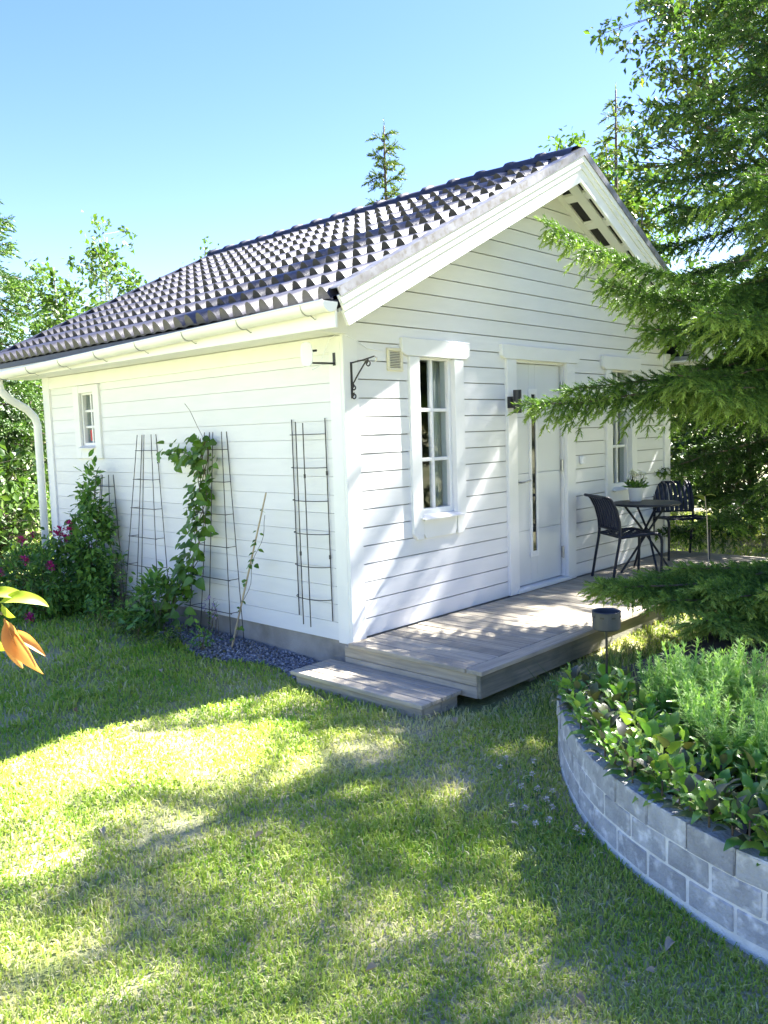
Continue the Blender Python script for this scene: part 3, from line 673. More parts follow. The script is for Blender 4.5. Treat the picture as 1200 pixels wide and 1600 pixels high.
# ------------------------------------------------------------------ fittings on the walls
o = empty('wall_lamp', (1.985, -.037, 1.73)); tag(o, 'black cylinder wall lamp on the door casing', 'wall lamp')
MB().box(-.035, .035, -.035, 0.0, -.05, .05).build('wall_plate', M['black'], o, bevel=.004)
MB().box(-.018, .018, -.055, -.034, -.03, .03).build('arm', M['black'], o)
MB().lathe([(.016, -.095), (.036, -.095), (.036, .105), (.031, .105), (.031, .08), (.01, .08)], 20, (0, -.085, 0)).build('lamp_body', M['black'], o)
o = empty('vent_grille', (.525, -.012, 2.045)); tag(o, 'cream louvred vent grille beside the left window', 'vent')
MB().box(-.085, .085, -.018, 0, -.085, -.062).box(-.085, .085, -.018, 0, .062, .085).box(-.085, -.06, -.0175, 0, -.062, .062).box(.06, .085, -.0175, 0, -.062, .062).build('frame', M['cream'], o, bevel=.003)
MB().box(-.06, .06, -.003, 0, -.062, .062).build('backing', M['black'], o)
for k in range(10):
    z0 = -.058+k*.0122; MB().hexa([(-.06,-.016,z0),(.06,-.016,z0),(.06,-.004,z0+.006),(-.06,-.004,z0+.006),(-.06,-.016,z0+.004),(.06,-.016,z0+.004),(.06,-.004,z0+.010),(-.06,-.004,z0+.010)]).build('louvre', M['cream'], o)
o = empty('door_sensor', (3.245, -.012, 1.165)); tag(o, 'small white box on the cladding right of the door casing', 'sensor')
MB().box(-.03, .03, -.04, 0, -.04, .04).build('housing', M['plast'], o, bevel=.008); MB().box(-.012, .012, -.044, -.0405, -.02, .02).build('lens', M['trim'], o)
# hanging basket bracket on the corner board
def spiral(c, r, turns, plane, start=0., sgn=1):
    P = []
    for k in range(int(14*turns)+1):
        t = start+sgn*2*PI*k/14; rr = r*(1-.55*k/(14*turns)); P.append((c[0]+0, c[1]+rr*math.cos(t), c[2]+rr*math.sin(t)))
    return P
o = empty('basket_bracket', (.045, -.034, 1.88)); tag(o, 'black scrolled hanging basket bracket on the corner board', 'bracket')
MB().box(-.008, .008, -.007, 0, -.13, .125).build('back_bar', M['black'], o)
MB().tube([(0, -.005, .12), (0, -.12, .130), (0, -.235, .148)], .0055, 8).build('arm', M['black'], o)
MB().tube([(0, -.006, -.04), (0, -.07, .035), (0, -.155, .125)], .0055, 8).build('brace', M['black'], o)
MB().tube(spiral((0, -.175, .105), .024, 1.3, 0, PI/2, -1), .005, 8).build('scroll', M['black'], o)
MB().tube(spiral((0, -.026, -.055), .02, 1.3, 0, PI/2, -1), .005, 8).build('scroll', M['black'], o)
MB().tube(spiral((0, -.026, -.115), .022, 1.3, 0, PI/2, -1), .005, 8).build('scroll', M['black'], o)
MB().tube([(0, -.235, .148), (0, -.255, .135), (0, -.25, .115), (0, -.232, .112)], .0055, 8).build('hook', M['steel'], o)
# flat antenna on an arm
o = empty('antenna', (-.030, .055, 2.03)); tag(o, 'white flat panel antenna on a bent arm near the roof corner', 'antenna')
MB().box(-.005, 0.0, -.012, .012, -.045, .045).build('wall_plate', M['black'], o)
MB().tube([(0, 0, -.03), (-.10, .01, -.03), (-.165, .04, -.03), (-.18, .055, -.02), (-.18, .06, .07)], .007, 8).build('arm', M['black'], o)
mb = MB(); P = []
for k in range(24):
    t = 2*PI*k/24; cx = .045*math.copysign(abs(math.cos(t))**.6, math.cos(t)); cz = .085*math.copysign(abs(math.sin(t))**.75, math.sin(t)); P.append((cx, cz))
mb.prism(P, lambda u, v, a: (-.215+u*.72+a*.55, .050-u*.62+a*.6, .03+v), 0, .026); mb.build('panel', M['plast'], o, bevel=.004)
MB().tube([(-.155, .06, .055), (-.12, .05, .06)], .008, 8).build('clamp', M['black'], o)
MB().tube([(-.18, .08, -.05), (-.16, .06, -.075), (-.11, .04, -.05), (-.07, .02, .06), (-.04, .0, .14), (-.008, -.025, .165), (-.004, -.08, .165), (.05, -.092, .155), (.14, -.088, .13), (.26, -.072, .085), (.36, -.072, .075), (.42, -.07, .07)], .003, 6).build('cable', M['plast'], o)

# ------------------------------------------------------------------ cafe furniture
def arc(p0, p1, p2, n=6):
    p0, p1, p2 = map(Vector, (p0, p1, p2)); return [tuple(p0*(1-t)**2+p1*2*t*(1-t)+p2*t*t) for t in [k/n for k in range(n+1)]]
def make_chair(label):
    o = empty('cafe_chair'); tag(o, label, 'chair')
    hw = .225
    for s in (-1, 1):
        y = s*hw
        MB().tube([(.215, y, 0), (.222, y, .2), (.224, y, .36)], .0135, 10).build('leg', M['navyf'], o)
        MB().tube([(-.285, y, 0), (-.25, y, .2), (-.212, y, .40)], .0135, 10).build('leg', M['navyf'], o)
        MB().tube(arc((.224, y, .36), (.225, y, .455), (.15, y, .458))+[(0, y, .452), (-.205, y, .435)], .015, 10).build('seat_rail', M['navyf'], o)
        MB().tube([(-.212, y, .40), (-.205, y, .47), (-.212, y, .58), (-.245, y, .70), (-.29, y, .785)]+arc((-.29, y, .785), (-.315, y, .822), (-.355, y, .822), 4), .0145, 10).build('back_post', M['navyf'], o)
    MB().tube([(-.355, -hw, .822), (-.362, -hw+.03, .822), (-.362, hw-.03, .822), (-.355, hw, .822)], .0145, 8).build('top_rail', M['navyf'], o)
    MB().tube([(-.208, -hw, .50), (-.208, hw, .50)], .012, 8).build('lower_back_rail', M['navyf'], o)
    MB().tube([(.19, -hw, .452), (.19, hw, .452)], .012, 8).build('front_rail', M['navyf'], o)
    MB().tube([(-.2, -hw, .435), (-.2, hw, .435)], .012, 8).build('rear_rail', M['navyf'], o)
    for k in range(9):                                  # woven seat straps
        x = -.185+k*.0455; V = []
        mb = MB(); m = 18
        for j in range(m+1):
            yy = -hw+2*hw*j/m; zz = .456+.006*math.cos(PI*(j/2.0+k))-.014*(1-(yy/hw)**2)
            mb.v += [(x, yy, zz), (x+.038, yy, zz+.0005), (x+.038, yy, zz-.003), (x, yy, zz-.003)]
        for j in range(m):
            a = 4*j; b2 = a+4
            mb.f += [(a, a+1, b2+1, b2), (a+1, a+2, b2+2, b2+1), (a+2, a+3, b2+3, b2+2), (a+3, a, b2, b2+3)]
        mb.build('seat_strap', M['navy'], o, smooth=True)
    prof = [(-.200, .50), (-.213, .58), (-.243, .70), (-.285, .785), (-.315, .815), (-.362, .838)]
    for k in range(8):
        y = -.2+k*.0535; mb = MB()
        for (px, pz) in prof: mb.v += [(px, y, pz), (px, y+.044, pz), (px-.004, y+.044, pz-.002), (px-.004, y, pz-.002)]
        for j in range(len(prof)-1):
            a = 4*j; b2 = a+4
            mb.f += [(a, a+1, b2+1, b2), (a+1, a+2, b2+2, b2+1), (a+2, a+3, b2+3, b2+2), (a+3, a, b2, b2+3)]
        mb.build('back_strap', M['navy'], o, smooth=True)
    return o
ch = make_chair('dark woven strap chair side on beside the door end of the table')
ch.location = (3.36, -.47, .002); ch.rotation_euler = (0, 0, math.atan2(-.59, .81)); ch['group'] = 'strap chairs at the cafe table'
c2 = copy_tree(ch); c2['label'] = 'dark woven strap chair at the house corner, facing out with its slatted back'
c2.location = (4.87, -.33, .002); c2.rotation_euler = (0, 0, math.atan2(-.72, -.69))
tb = empty('cafe_table', (3.80, -.43, .002)); tag(tb, 'round dark bistro table with crossed tube legs on the deck', 'table')
MB().lathe([(.01, .688), (.335, .688), (.342, .694), (.342, .704), (.335, .710), (.01, .710)], 40).build('table_top', M['navyf'], tb)
for k in range(4):
    t = PI/4+k*PI/2+.12; t2 = t+PI
    MB().tube([(.27*math.cos(t), .27*math.sin(t), 0), (.028*math.cos(t+PI/2), .028*math.sin(t+PI/2), .40), (.23*math.cos(t2), .23*math.sin(t2), .686)], .012, 8).build('leg', M['navyf'], tb)
MB().lathe([(.02, .37), (.045, .375), (.045, .425), (.02, .43)], 14).build('hub', M['navyf'], tb)
pt = empty('flower_pot', (3.86, -.29, .712)); tag(pt, 'white pot of small white flowers standing on the round table', 'potted plant')
MB().lathe([(.02, 0), (.046, .001), (.052, .01), (.066, .118), (.069, .122), (.064, .122), (.060, .108), (.02, .105)], 24).build('pot', M['plast'], pt, smooth=True)
r = np.random.default_rng(11)
n = 150; a = r.uniform(0, 2*PI, n); el = r.uniform(.15, 1.3, n); D = np.stack([np.cos(a)*np.cos(el), np.sin(a)*np.cos(el), np.sin(el)], 1)
T = np.stack([np.cos(a)*.035, np.sin(a)*.035, np.full(n, .112)], 1)+D*r.uniform(0, .06, n)[:, None]
V, F, tn = inst(LEAF_V, LEAF_F, frames(D, roll=r.uniform(-.6, .6, n))*r.uniform(.03, .055, n)[:, None, None], T, r.random(n))
link('foliage', npmesh('potleaf', V, F, tn), M['shrub'], pt)
pt.scale = (1.18, 1.18, 1.18)
mb = MB(); heads = []
for k in range(20):
    a = r.uniform(0, 2*PI); q = r.uniform(.02, .105); h = r.uniform(.19, .27)-.3*max(0, q-.07)
    heads.append((q*math.cos(a), q*math.sin(a), h)); mb.tube([(.3*q*math.cos(a), .3*q*math.sin(a), .11), (.8*q*math.cos(a), .8*q*math.sin(a), h*.75), heads[-1]], .0015, 4)
mb.build('stems', M['twig'], pt)
P5 = []
for h in heads:
    for k in range(9):
        a = r.uniform(0, 2*PI); e = r.uniform(-.2, 1.2); P5.append((h, (math.cos(a)*math.cos(e), math.sin(a)*math.cos(e), math.sin(e))))
T = np.array([q[0] for q in P5]); D = np.array([q[1] for q in P5])
V, F, tn = inst(DIA_V, DIA_F, frames(D)*.030, T, r.random(len(T))); link('blossoms', npmesh('potflower', V, F, tn), M['petal'], pt)

# ------------------------------------------------------------------ garden torch
to = empty('garden_torch', (-.32, -2.21, .02)); tag(to, 'black metal garden torch bowl on a thin stake in the bed', 'torch')
MB().tube([(0, 0, -.05), (0, 0, .45)], .0065, 8).build('stake', M['black'], to)
MB().lathe([(.004, .440), (.066, .440), (.071, .446), (.073, .530), (.075, .534), (.072, .536), (.069, .530), (.067, .450), (.004, .448)], 32).build('bowl', pm('torch_enamel', (.045,.052,.065), (.03,.035,.045), 9, .45, spec=.5), to, smooth=False)
for k in range(8):
    t = 2*PI*k/8+.2; MB().hexa([tuple(Vector((math.cos(t)*rr, math.sin(t)*rr, 0))+Vector((-math.sin(t)*w_, math.cos(t)*w_, z_))) for rr, w_, z_ in ((.0725,-.012,.505),(.0745,-.012,.505),(.0745,.012,.505),(.0725,.012,.505),(.0725,-.010,.515),(.0745,-.010,.515),(.0745,.010,.515),(.0725,.010,.515))]).build('vent_slot', M['black'], to)

# ------------------------------------------------------------------ block wall round the planting bed
wl = empty('block_wall', (-1.0, -2.6, -.2)); tag(wl, 'curved low wall of grey concrete blocks holding the planting bed', 'garden wall')
WD = np.r_[0, np.cumsum(np.linalg.norm(np.diff(WF, axis=0), axis=1))]
def wall_at(s, off=0.0):
    p = np.array([np.interp(s, WD, WF[:, k]) for k in (0, 1)]); nn = np.array([np.interp(s, WD, WN[:, k]) for k in (0, 1)]); nn /= np.linalg.norm(nn); return p+nn*off, nn
BL, BH = .208, .1035
def block_mesh(seed, gx_=.006, gz_=.004):
    rr = random.Random(seed); bm = bmesh.new()
    bmesh.ops.create_cube(bm, size=1.0, matrix=Matrix.Diagonal((BL-gx_, .115, BH-gz_, 1)))
    bmesh.ops.bevel(bm, geom=list(bm.edges), offset=.004, segments=1, affect='EDGES')
    for v in bm.verts: v.co += Vector((rr.uniform(-.0015, .0015), rr.uniform(-.0015, .0015), rr.uniform(-.0012, .0012)))
    me = bpy.data.meshes.new('block'); bm.to_mesh(me); bm.free(); me.materials.append(M['block']); return me
bms = [block_mesh(k) for k in range(4)]; bml = [block_mesh(k+9, .017, .011) for k in range(4)]
for course in range(3):
    zc = .090-BH*(course+.5); s = .06+(BL/2 if course % 2 else 0); k = 0
    while s < WD[-1]-.1:
        p, nn = wall_at(s, .0575+(.0 if course == 0 else .004)); o = link('block', (bml if course else bms)[rnd.randrange(4)], None, wl)
        o.location = (p[0]+1.0, p[1]+2.6, zc+.2+rnd.uniform(-.001, .001)); o.rotation_euler = (0, 0, math.atan2(nn[1], nn[0])-PI/2+rnd.uniform(-.012, .012)); s += BL
def strip(off0, off1, z0, z1, name, mat, par, s0=.05, s1=None):
    ss = np.arange(s0, (s1 or WD[-1])-.05, .04); V = []; F = []
    for s in ss:
        a, _ = wall_at(s, off0); b2, _ = wall_at(s, off1)
        for q, zz in ((a, z0), (a, z1), (b2, z1), (b2, z0)): V.append((q[0]-par.location[0], q[1]-par.location[1], zz-par.location[2]))
    for i in range(len(ss)-1):
        for j in range(4): F.append((4*i+j, 4*i+4+j, 4*i+4+(j+1) % 4, 4*i+(j+1) % 4))
    me = bpy.data.meshes.new(name); me.from_pydata(V, [], F); bm = bmesh.new(); bm.from_mesh(me); bmesh.ops.recalc_face_normals(bm, faces=bm.faces); bm.to_mesh(me); bm.free()
    return link(name, me, mat, par)
strip(.0072, .10, -.33, -.014, 'mortar', M['mortar'], wl)
# soil of the bed
inner = [tuple(wall_at(s, .10)[0]) for s in np.arange(.05, WD[-1], .05)]+[(-1.1, -5.2), (3.6, -5.2), (3.6, -2.1), (1.2, -1.97)]
inner += [(.1, -1.90)]
bm = bmesh.new(); vs = [bm.verts.new((p[0], p[1], .035)) for p in inner]; fc = bm.faces.new(vs); bmesh.ops.triangulate(bm, faces=[fc]); bmesh.ops.recalc_face_normals(bm, faces=bm.faces)
bmesh.ops.subdivide_edges(bm, edges=list(bm.edges), cuts=2, use_grid_fill=True)
me = bpy.data.meshes.new('bed_soil'); bm.to_mesh(me); bm.free()
tag(link('bed_soil', me, M['soil']), kind='structure')

# ------------------------------------------------------------------ trellises against the long wall
def obelisk(y0, label, hgt=1.72, topw=.24, botw=.62, lean=.10):
    """four rods tapering upwards, tied by square hoops, leaning on the wall"""
    o = empty('trellis', (-.14, y0, -.17)); tag(o, label, 'trellis', 'wire trellises on the long wall')
    def pt_(cx, cy, t):
        wv = botw+(topw-botw)*t; dp = .13+( .05-.13)*t
        return (cx*dp*.5+.105*t-.0, cy*wv*.5, hgt*t)
    for cx in (-1, 1):
        for cy in (-1, 1): MB().tube([pt_(cx, cy, 0), pt_(cx, cy, 1)], .0036, 6).build('rod', M['black'], o)
    MB().tube([pt_(-1, .0, .02), pt_(-1, .0, 1)], .0035, 6).build('rod', M['black'], o)
    for k in range(6):
        t = .14+.155*k; ex = 1.10
        MB().tube([pt_(-1, -ex, t), pt_(-1, ex, t)], .0035, 6).build('crossbar', M['black'], o)
        MB().tube([pt_(-1, -1, t), pt_(1, -1, t)], .003, 5).build('crossbar', M['black'], o)
        MB().tube([pt_(-1, 1, t), pt_(1, 1, t)], .003, 5).build('crossbar', M['black'], o)
    return o
obelisk(3.42, 'wire trellis hidden inside the dark pink flowered climber', 1.34)
obelisk(2.60, 'bare tapering wire trellis between the dark climber and the hop vine')
obelisk(1.52, 'tapering wire trellis half covered by the hop vine')
o = empty('trellis', (-.016, .37, .10)); tag(o, 'straight black wire trellis with half round hoops by the corner board', 'trellis', 'wire trellises on the long wall')
for (x, y, z0, z1) in ((-.006, .185, .02, 1.52), (-.006, -.185, .02, 1.52), (-.085, .05, -.02, 1.50), (-.085, -.03, -.03, 1.49)):
    MB().tube([(x, y*1.02, z0), (x, y, z1)], .0042, 6).build('rod', M['black'], o)
for k in range(6):
    z = .18+k*.245; P = [(-.006-.085*math.sin(PI*j/14), .185*math.cos(PI*j/14), z) for j in range(15)]
    MB().tube(P, .0034, 6).build('hoop', M['black'], o)
for (x, y, z) in ((-.006, -.185, 1.12), (-.006, -.185, .50), (-.085, -.03, 1.1), (-.085, .05, .52)): MB().tube([(x, y, z-.015), (x, y, z+.015)], .008, 6).build('clip', M['black'], o)

# ------------------------------------------------------------------ plants along the long wall
def leafmesh(name, mat, wid=1.0, curl=.12, lobed=False, fold=.07, wave=0.0):
    V = []; F = []; n = 6
    for i in range(n+1):
        t = i/n; ww = wid*.36*math.sin(PI*min(1, t**.8*.97+.02))**.85*(1.12-.35*t)
        if lobed: ww *= 1+.35*math.sin(t*9)
        zz = .10*math.sin(t*PI*.8)-curl*t*t
        V += [(t, -ww, zz+fold*abs(ww)/.3+wave*math.sin(t*11)), (t+wave*.2*math.sin(t*5), 0, zz), (t, ww*(1+wave), zz+fold*abs(ww)/.3+wave*math.sin(t*9+2))]
    for i in range(n):
        a = 3*i; F += [(a, a+1, a+4, a+3), (a+1, a+2, a+5, a+4)]
    me = bpy.data.meshes.new(name); me.from_pydata(V, [], F); me.polygons.foreach_set('use_smooth', [True]*len(F)); me.materials.append(mat); return me
hopm = [leafmesh('hop_leaf', M['hop'], 1.0, .18), leafmesh('hop_leaf', M['hop'], 1.25, .3, True), leafmesh('hop_leaf', M['hop'], .85, .1)]
r = np.random.default_rng(21)
def place_leaf(par, meshes, pos, d, size, up=None, name='leaf', rr=None):
    rr = rr or rnd; me = meshes[rr.randrange(len(meshes))]; o = link(name, me, None, par)
    D = Vector(d).normalized(); U = Vector(up) if up else Vector((0, 0, 1)); Yv = U.cross(D)
    if Yv.length < 1e-3: Yv = Vector((0, 1, 0))
    Yv.normalize(); Zv = D.cross(Yv)
    R = Matrix((D, Yv, Zv)).transposed(); o.rotation_euler = R.to_euler(); o.scale = (size, size, size)
    o.location = Vector(pos)-par.location; return o
hv = empty('hop_vine', (-.2, 1.75, -.16)); tag(hv, 'bright green hop vine climbing a wire trellis on the wall', 'vine')
path = np.array([(-.34,2.15,-.12),(-.26,1.98,.05),(-.2,1.84,.28),(-.16,1.74,.5),(-.14,1.68,.75),(-.12,1.64,1.0),(-.10,1.63,1.25),(-.09,1.60,1.50)])
def along(t):
    s = t*(len(path)-1); i = min(int(s), len(path)-2); return path[i]+(path[i+1]-path[i])*(s-i)
for k in range(3):
    MB().tube([tuple(along(t/10)+np.array((.02*math.sin(t+k*2), .05*math.cos(t*1.3+k*2), 0))-np.array(hv.location)) for t in range(11)], .004, 5).build('stem', M['twig'], hv)
MB().tube([tuple(np.array(q)-np.array(hv.location)) for q in ((-.1,1.64,1.22),(-.12,1.8,1.36),(-.12,1.98,1.42),(-.1,2.12,1.33))], .003, 5).build('stem', M['twig'], hv)
MB().tube([tuple(np.array(q)-np.array(hv.location)) for q in ((-.09,1.6,1.48),(-.1,1.68,1.60),(-.1,1.78,1.74),(-.08,1.88,1.80))], .002, 5).build('stem', M['twig'], hv)
for k in range(290):
    t = r.random()**.85; c = along(t); sp = .18*(1-.5*t)+(.10 if t < .18 else 0)
    if k > 258: c = np.array((-.11, r.uniform(1.66, 2.12), 1.40+r.uniform(-.08, .05))); sp = .05
    p = c+np.array((r.normal(0, .045)-.03, r.normal(0, sp*.75), r.normal(0, .05))); p[0] = min(p[0], -.05); p[2] = max(p[2], -.14)
    a = r.uniform(-PI*.75, PI*.75)+PI
    place_leaf(hv, hopm, p, (math.cos(a)*.7, math.sin(a), r.uniform(-.9, .1)), r.uniform(.06, .115)*(1.2 if t < .4 else 1.0), up=(-.75, r.uniform(-.3, .3), .65))
def clump(name, par, mat, n, c, rad, size, r, tv=LEAF_V, tf=LEAF_F, down=.2, shell=.5, tintgrad=True, clumps=0, xmax=None):
    """leaf cloud; centre c, radii rad, in the parent's coordinates"""
    u = norm(r.normal(size=(n, 3))); q = r.random(n)**(1/3*shell); P = u*q[:, None]
    if clumps:
        cc = norm(r.normal(size=(clumps, 3)))*(r.random((clumps, 1))**.4)*.85; k = r.integers(0, clumps, n); P = cc[k]+r.normal(0, .6/clumps**.45, (n, 3)); u = norm(P+r.normal(0, .4, (n, 3)))
    pos = np.array(c)+P*np.array(rad)
    D = norm(u+r.normal(0, .7, (n, 3))-np.array((0, 0, down)))
    if xmax is not None: pos[:, 0] = np.minimum(pos[:, 0], xmax-.01*r.random(n))
    tn = r.random(n)
    Mx = frames(D, up=norm(u*.4+np.array((0, 0, 1.))+r.normal(0, .35, (n, 3))))*(r.uniform(.65, 1.25, n)*size)[:, None, None]
    V, F, T = inst(tv, tf, Mx, pos, tn); return link(name, npmesh(name, V, F, T), mat, par)
def flowers(name, par, mat, heads, r, size=.02, rad=.035, per=26):
    T = np.repeat(np.array(heads), per, 0); n = len(T); D = norm(r.normal(size=(n, 3))+np.array((0, 0, .6))); T = T+D*np.array((rad, rad, rad*.6))*r.uniform(.2, 1, n)[:, None]
    V, F, tn = inst(DIA_V, DIA_F, frames(D)*size, T, r.random(n)); return link(name, npmesh(name, V, F, tn), mat, par)
def stems(name, par, mat, base, tops, rad=.004):
    mb = MB()
    for tp in tops:
        b0 = Vector(base)+Vector((rnd.uniform(-.06, .06), rnd.uniform(-.06, .06), 0)); tp = Vector(tp); mid = (b0+tp)/2+Vector((rnd.uniform(-.03, .03), rnd.uniform(-.03, .03), .05)); mb.tube([b0, mid, tp], [rad, rad*.8, rad*.5], 5)
    o = mb.build(name, mat, par); o['kind'] = 'stuff'; return o
# dark climber with magenta flowers
cl = empty('climbing_rose', (-.28, 3.42, -.18)); tag(cl, 'dark green climber with magenta flowers below the small side window', 'climber')
r = np.random.default_rng(31)
stems('stems', cl, M['twig'], (0, 0, 0), [(.1, .1, 1.2), (.05, -.2, 1.0), (0, .3, .8), (.1, -.1, 1.3)], .006)
V = []
for k, (c, rad, n) in enumerate((((.02, -.02, .98), (.19, .29, .46), 900), ((-.04, .02, .5), (.26, .46, .45), 1500), ((-.10, .05, .2), (.36, .58, .32), 1000))):
    clump('foliage', cl, M['shrub'], n, c, rad, .08, r, clumps=20, xmax=.22)
flowers('flower_cluster', cl, M['magenta'], [(-.24, .10, .80), (-.22, .06, .83), (-.22, .12, .77)], r, .04, .055)
flowers('flower_cluster', cl, M['magenta'], [(-.22, -.12, .84), (-.2, -.1, .9)], r, .035, .045)
# pink flowered shrub
r = np.random.default_rng(32)
def spirea(loc, w, d, h, nleaf, label, heads, mat='shrub', n2=.8):
    o = empty('flowering_shrub', (loc[0], loc[1], float(ground(loc[0], loc[1])))); tag(o, label, 'shrub')
    tops = [(r.uniform(-w, w)*.9, r.uniform(-d, d)*.9, h*r.uniform(.6, 1)) for _ in range(26)]
    stems('stems', o, M['twig'], (0, 0, 0), tops, .0045)
    clump('foliage', o, M[mat], nleaf, (0, 0, h*.50), (w, d, h*.52), .075, r, clumps=46, down=-.25, tv=np.array(LEAF_V)*np.array((1, .62, 1)))
    clump('inner_foliage', o, M[mat], int(nleaf*.4), (0, 0, h*.38), (w*.8, d*.8, h*.38), .075, r)
    for hd in heads: flowers('flower_head', o, M['magenta'], [hd, (hd[0]+.02, hd[1]+.01, hd[2]-.03)], r, .030, .042, 34)
spirea((-.62, 3.72), .52, .62, .78, 2300, 'bushy green shrub with pink flower heads in front of the climber', [(-.42, .20, .58), (-.48, .05, .44), (-.05, .0, .80), (-.28, -.32, .62), (-.36, -.52, .12), (-.46, .28, .46), (-.2, -.1, .78), (.15,-.25,.76), (-.46,-.15,.52), (-.1, -.45, .55)])
spirea((-1.02, 4.85), .55, .6, .88, 1900, 'taller pink flowered shrub at the far end of the wall', [(-.3, -.3, .72), (.1, -.2, .86), (-.4, -.1, .6), (.28, -.3, .8), (-.1, -.35, .62)], 'light')
# small plants at the foot of the wall
def small_plant(loc, h, w, n, label, mat, size=.05, grp=None, name='leafy_plant', up=-.3):
    o = empty(name, (loc[0], loc[1], float(ground(loc[0], loc[1])))); tag(o, label, 'plant', grp)
    stems('stems', o, M['twig'], (0, 0, 0), [(r.uniform(-w, w)*.7, r.uniform(-w, w)*.7, h*r.uniform(.5, 1)) for _ in range(6)], .0025)
    clump('foliage', o, mat, n, (0, 0, h*.55), (w, w, h*.5), size, r, clumps=8, down=up); return o
small_plant((-.34, 2.02), .50, .24, 330, 'leafy mound spreading from the foot of the hop vine', M['shrub'], .085)
small_plant((-.40, 2.30), .30, .20, 180, 'low leafy sprawl left of the hop vine foot', M['shrub'], .07)
small_plant((-.30, 2.78), .95, .10, 110, 'thin climber shooting up the bare wire trellis', M['shrub'], .05)
small_plant((-.26, 2.48), .38, .14, 90, 'bright seedling between the bare trellis and the hop vine', M['light'], .05)
small_plant((-.52, 2.22), .20, .18, 130, 'low rounded weed on the gravel below the hop vine', M['light'], .05)
small_plant((-.50, 1.62), .18, .15, 110, 'low weed with pale leaves beside the gravel strip', M['light'], .045)
small_plant((-.42, 1.30), .22, .12, 90, 'small tuft of weeds at the foot of the cane', M['shrub'], .045)
small_plant((-.62, 1.95), .14, .16, 100, 'flat weed spreading from lawn onto the gravel', M['light'], .04)
small_plant((-.50, 2.75), .26, .2, 150, 'dark weed patch under the thin climber', M['shrub'], .05)
lf = small_plant((-.16, 1.52), .34, .05, 26, 'lilac flowered stalk at the foot of the covered trellis', M['shrub'], .05, name='lilac_flower')
flowers('blossom', lf, M['lilac'], [(-.02, .0, .33), (-.03, .03, .27), (0, -.03, .22)], r, .04, .05, 12)
cn = empty('cane', (-.24, 1.16, -.2)); tag(cn, 'bamboo cane leaning with a young vine winding up it', 'plant stake')
MB().tube([(0, 0, 0), (.05, -.2, .62), (.09, -.42, 1.27)], [.008, .0075, .006], 8).build('stake', M['cane'], cn)
for k in range(26):
    t = r.random(); p = np.array((-.24+.09*t, 1.16-.42*t, -.2+1.27*t))+r.normal(0, .02, 3); a = r.uniform(0, 6.28); place_leaf(cn, hopm, p, (math.cos(a), math.sin(a), -.5), r.uniform(.03, .06), up=(-.6, 0, .7))
MB().tube([(.045*math.sin(k*.9)*.3+.09*k/20, -.42*k/20+.02*math.cos(k*.9), 1.1*k/20) for k in range(21)], .002, 5).build('stem', M['twig'], cn)

# ------------------------------------------------------------------ planting bed
r = np.random.default_rng(41)
bedm = [leafmesh('bed_leaf', M['bedleaf'], .95, .25, wave=.05), leafmesh('bed_leaf', M['bedleaf'], .75, .5, wave=.08), leafmesh('bed_leaf', M['bedleaf'], 1.05, .1, wave=.06), leafmesh('bed_leaf', M['bedleaf'], .62, -.15, wave=.1)]
purm = [leafmesh('bed_leaf_purple', M['purple'], .95, .3), leafmesh('bed_leaf_purple', M['purple'], .8, .15)]
def rosette(p, z, n, size, purple, spread):
    o = empty('broadleaf_plant', (p[0], p[1], z))
    lab = 'low broad leaved plant spilling over the top edge of the block wall' if spread < .1 else ('broad leaved plant around the foot of the garden torch' if math.hypot(p[0]+.32, p[1]+2.21) < .3 else ('green and purple leaved plant just behind the wall edge row' if spread < .3 else 'green leaved plant between wall edge rows and feathery clumps'))
    tag(o, lab, 'plant', 'broad leaved plants in the raised bed: '+lab.split()[-1])
    for k in range(n):
        a = k*2.4+r.uniform(-.4, .4); t = k/n; e = .15+1.15*t+r.uniform(-.15, .15); s = size*(1.12-.35*t)*r.uniform(.8, 1.15)
        h = .03+.13*t*size/.1
        ms = purm if r.random() < purple else bedm
        place_leaf(o, ms, (p[0]+.02*math.cos(a), p[1]+.02*math.sin(a), z+h), (math.cos(a)*math.cos(e), math.sin(a)*math.cos(e), math.sin(e)), s)
    MB().tube([(0, 0, -.01), (0, 0, .14*size/.1)], .004, 5).build('stem', M['twig'], o)
sA = .02; sB = float(WD[np.argmin(np.hypot(WF[:, 0]+1.5, WF[:, 1]+3.75))])
for off, sp, size in ((.062, .085, .074), (.135, .10, .082), (.25, .12, .09), (.36, .13, .095), (.50, .16, .10), (.68, .2, .105)):
    s = sA+r.uniform(0, .1)
    while s < sB:
        p, nn = wall_at(s, off+r.uniform(-.03, .03)); rosette(p, .035+.02*off+(.035 if off < .10 else 0), int(r.integers(10, 14)), size*r.uniform(.85, 1.2), .34 if off < .3 else .14, off); s += sp*r.uniform(.85, 1.2)
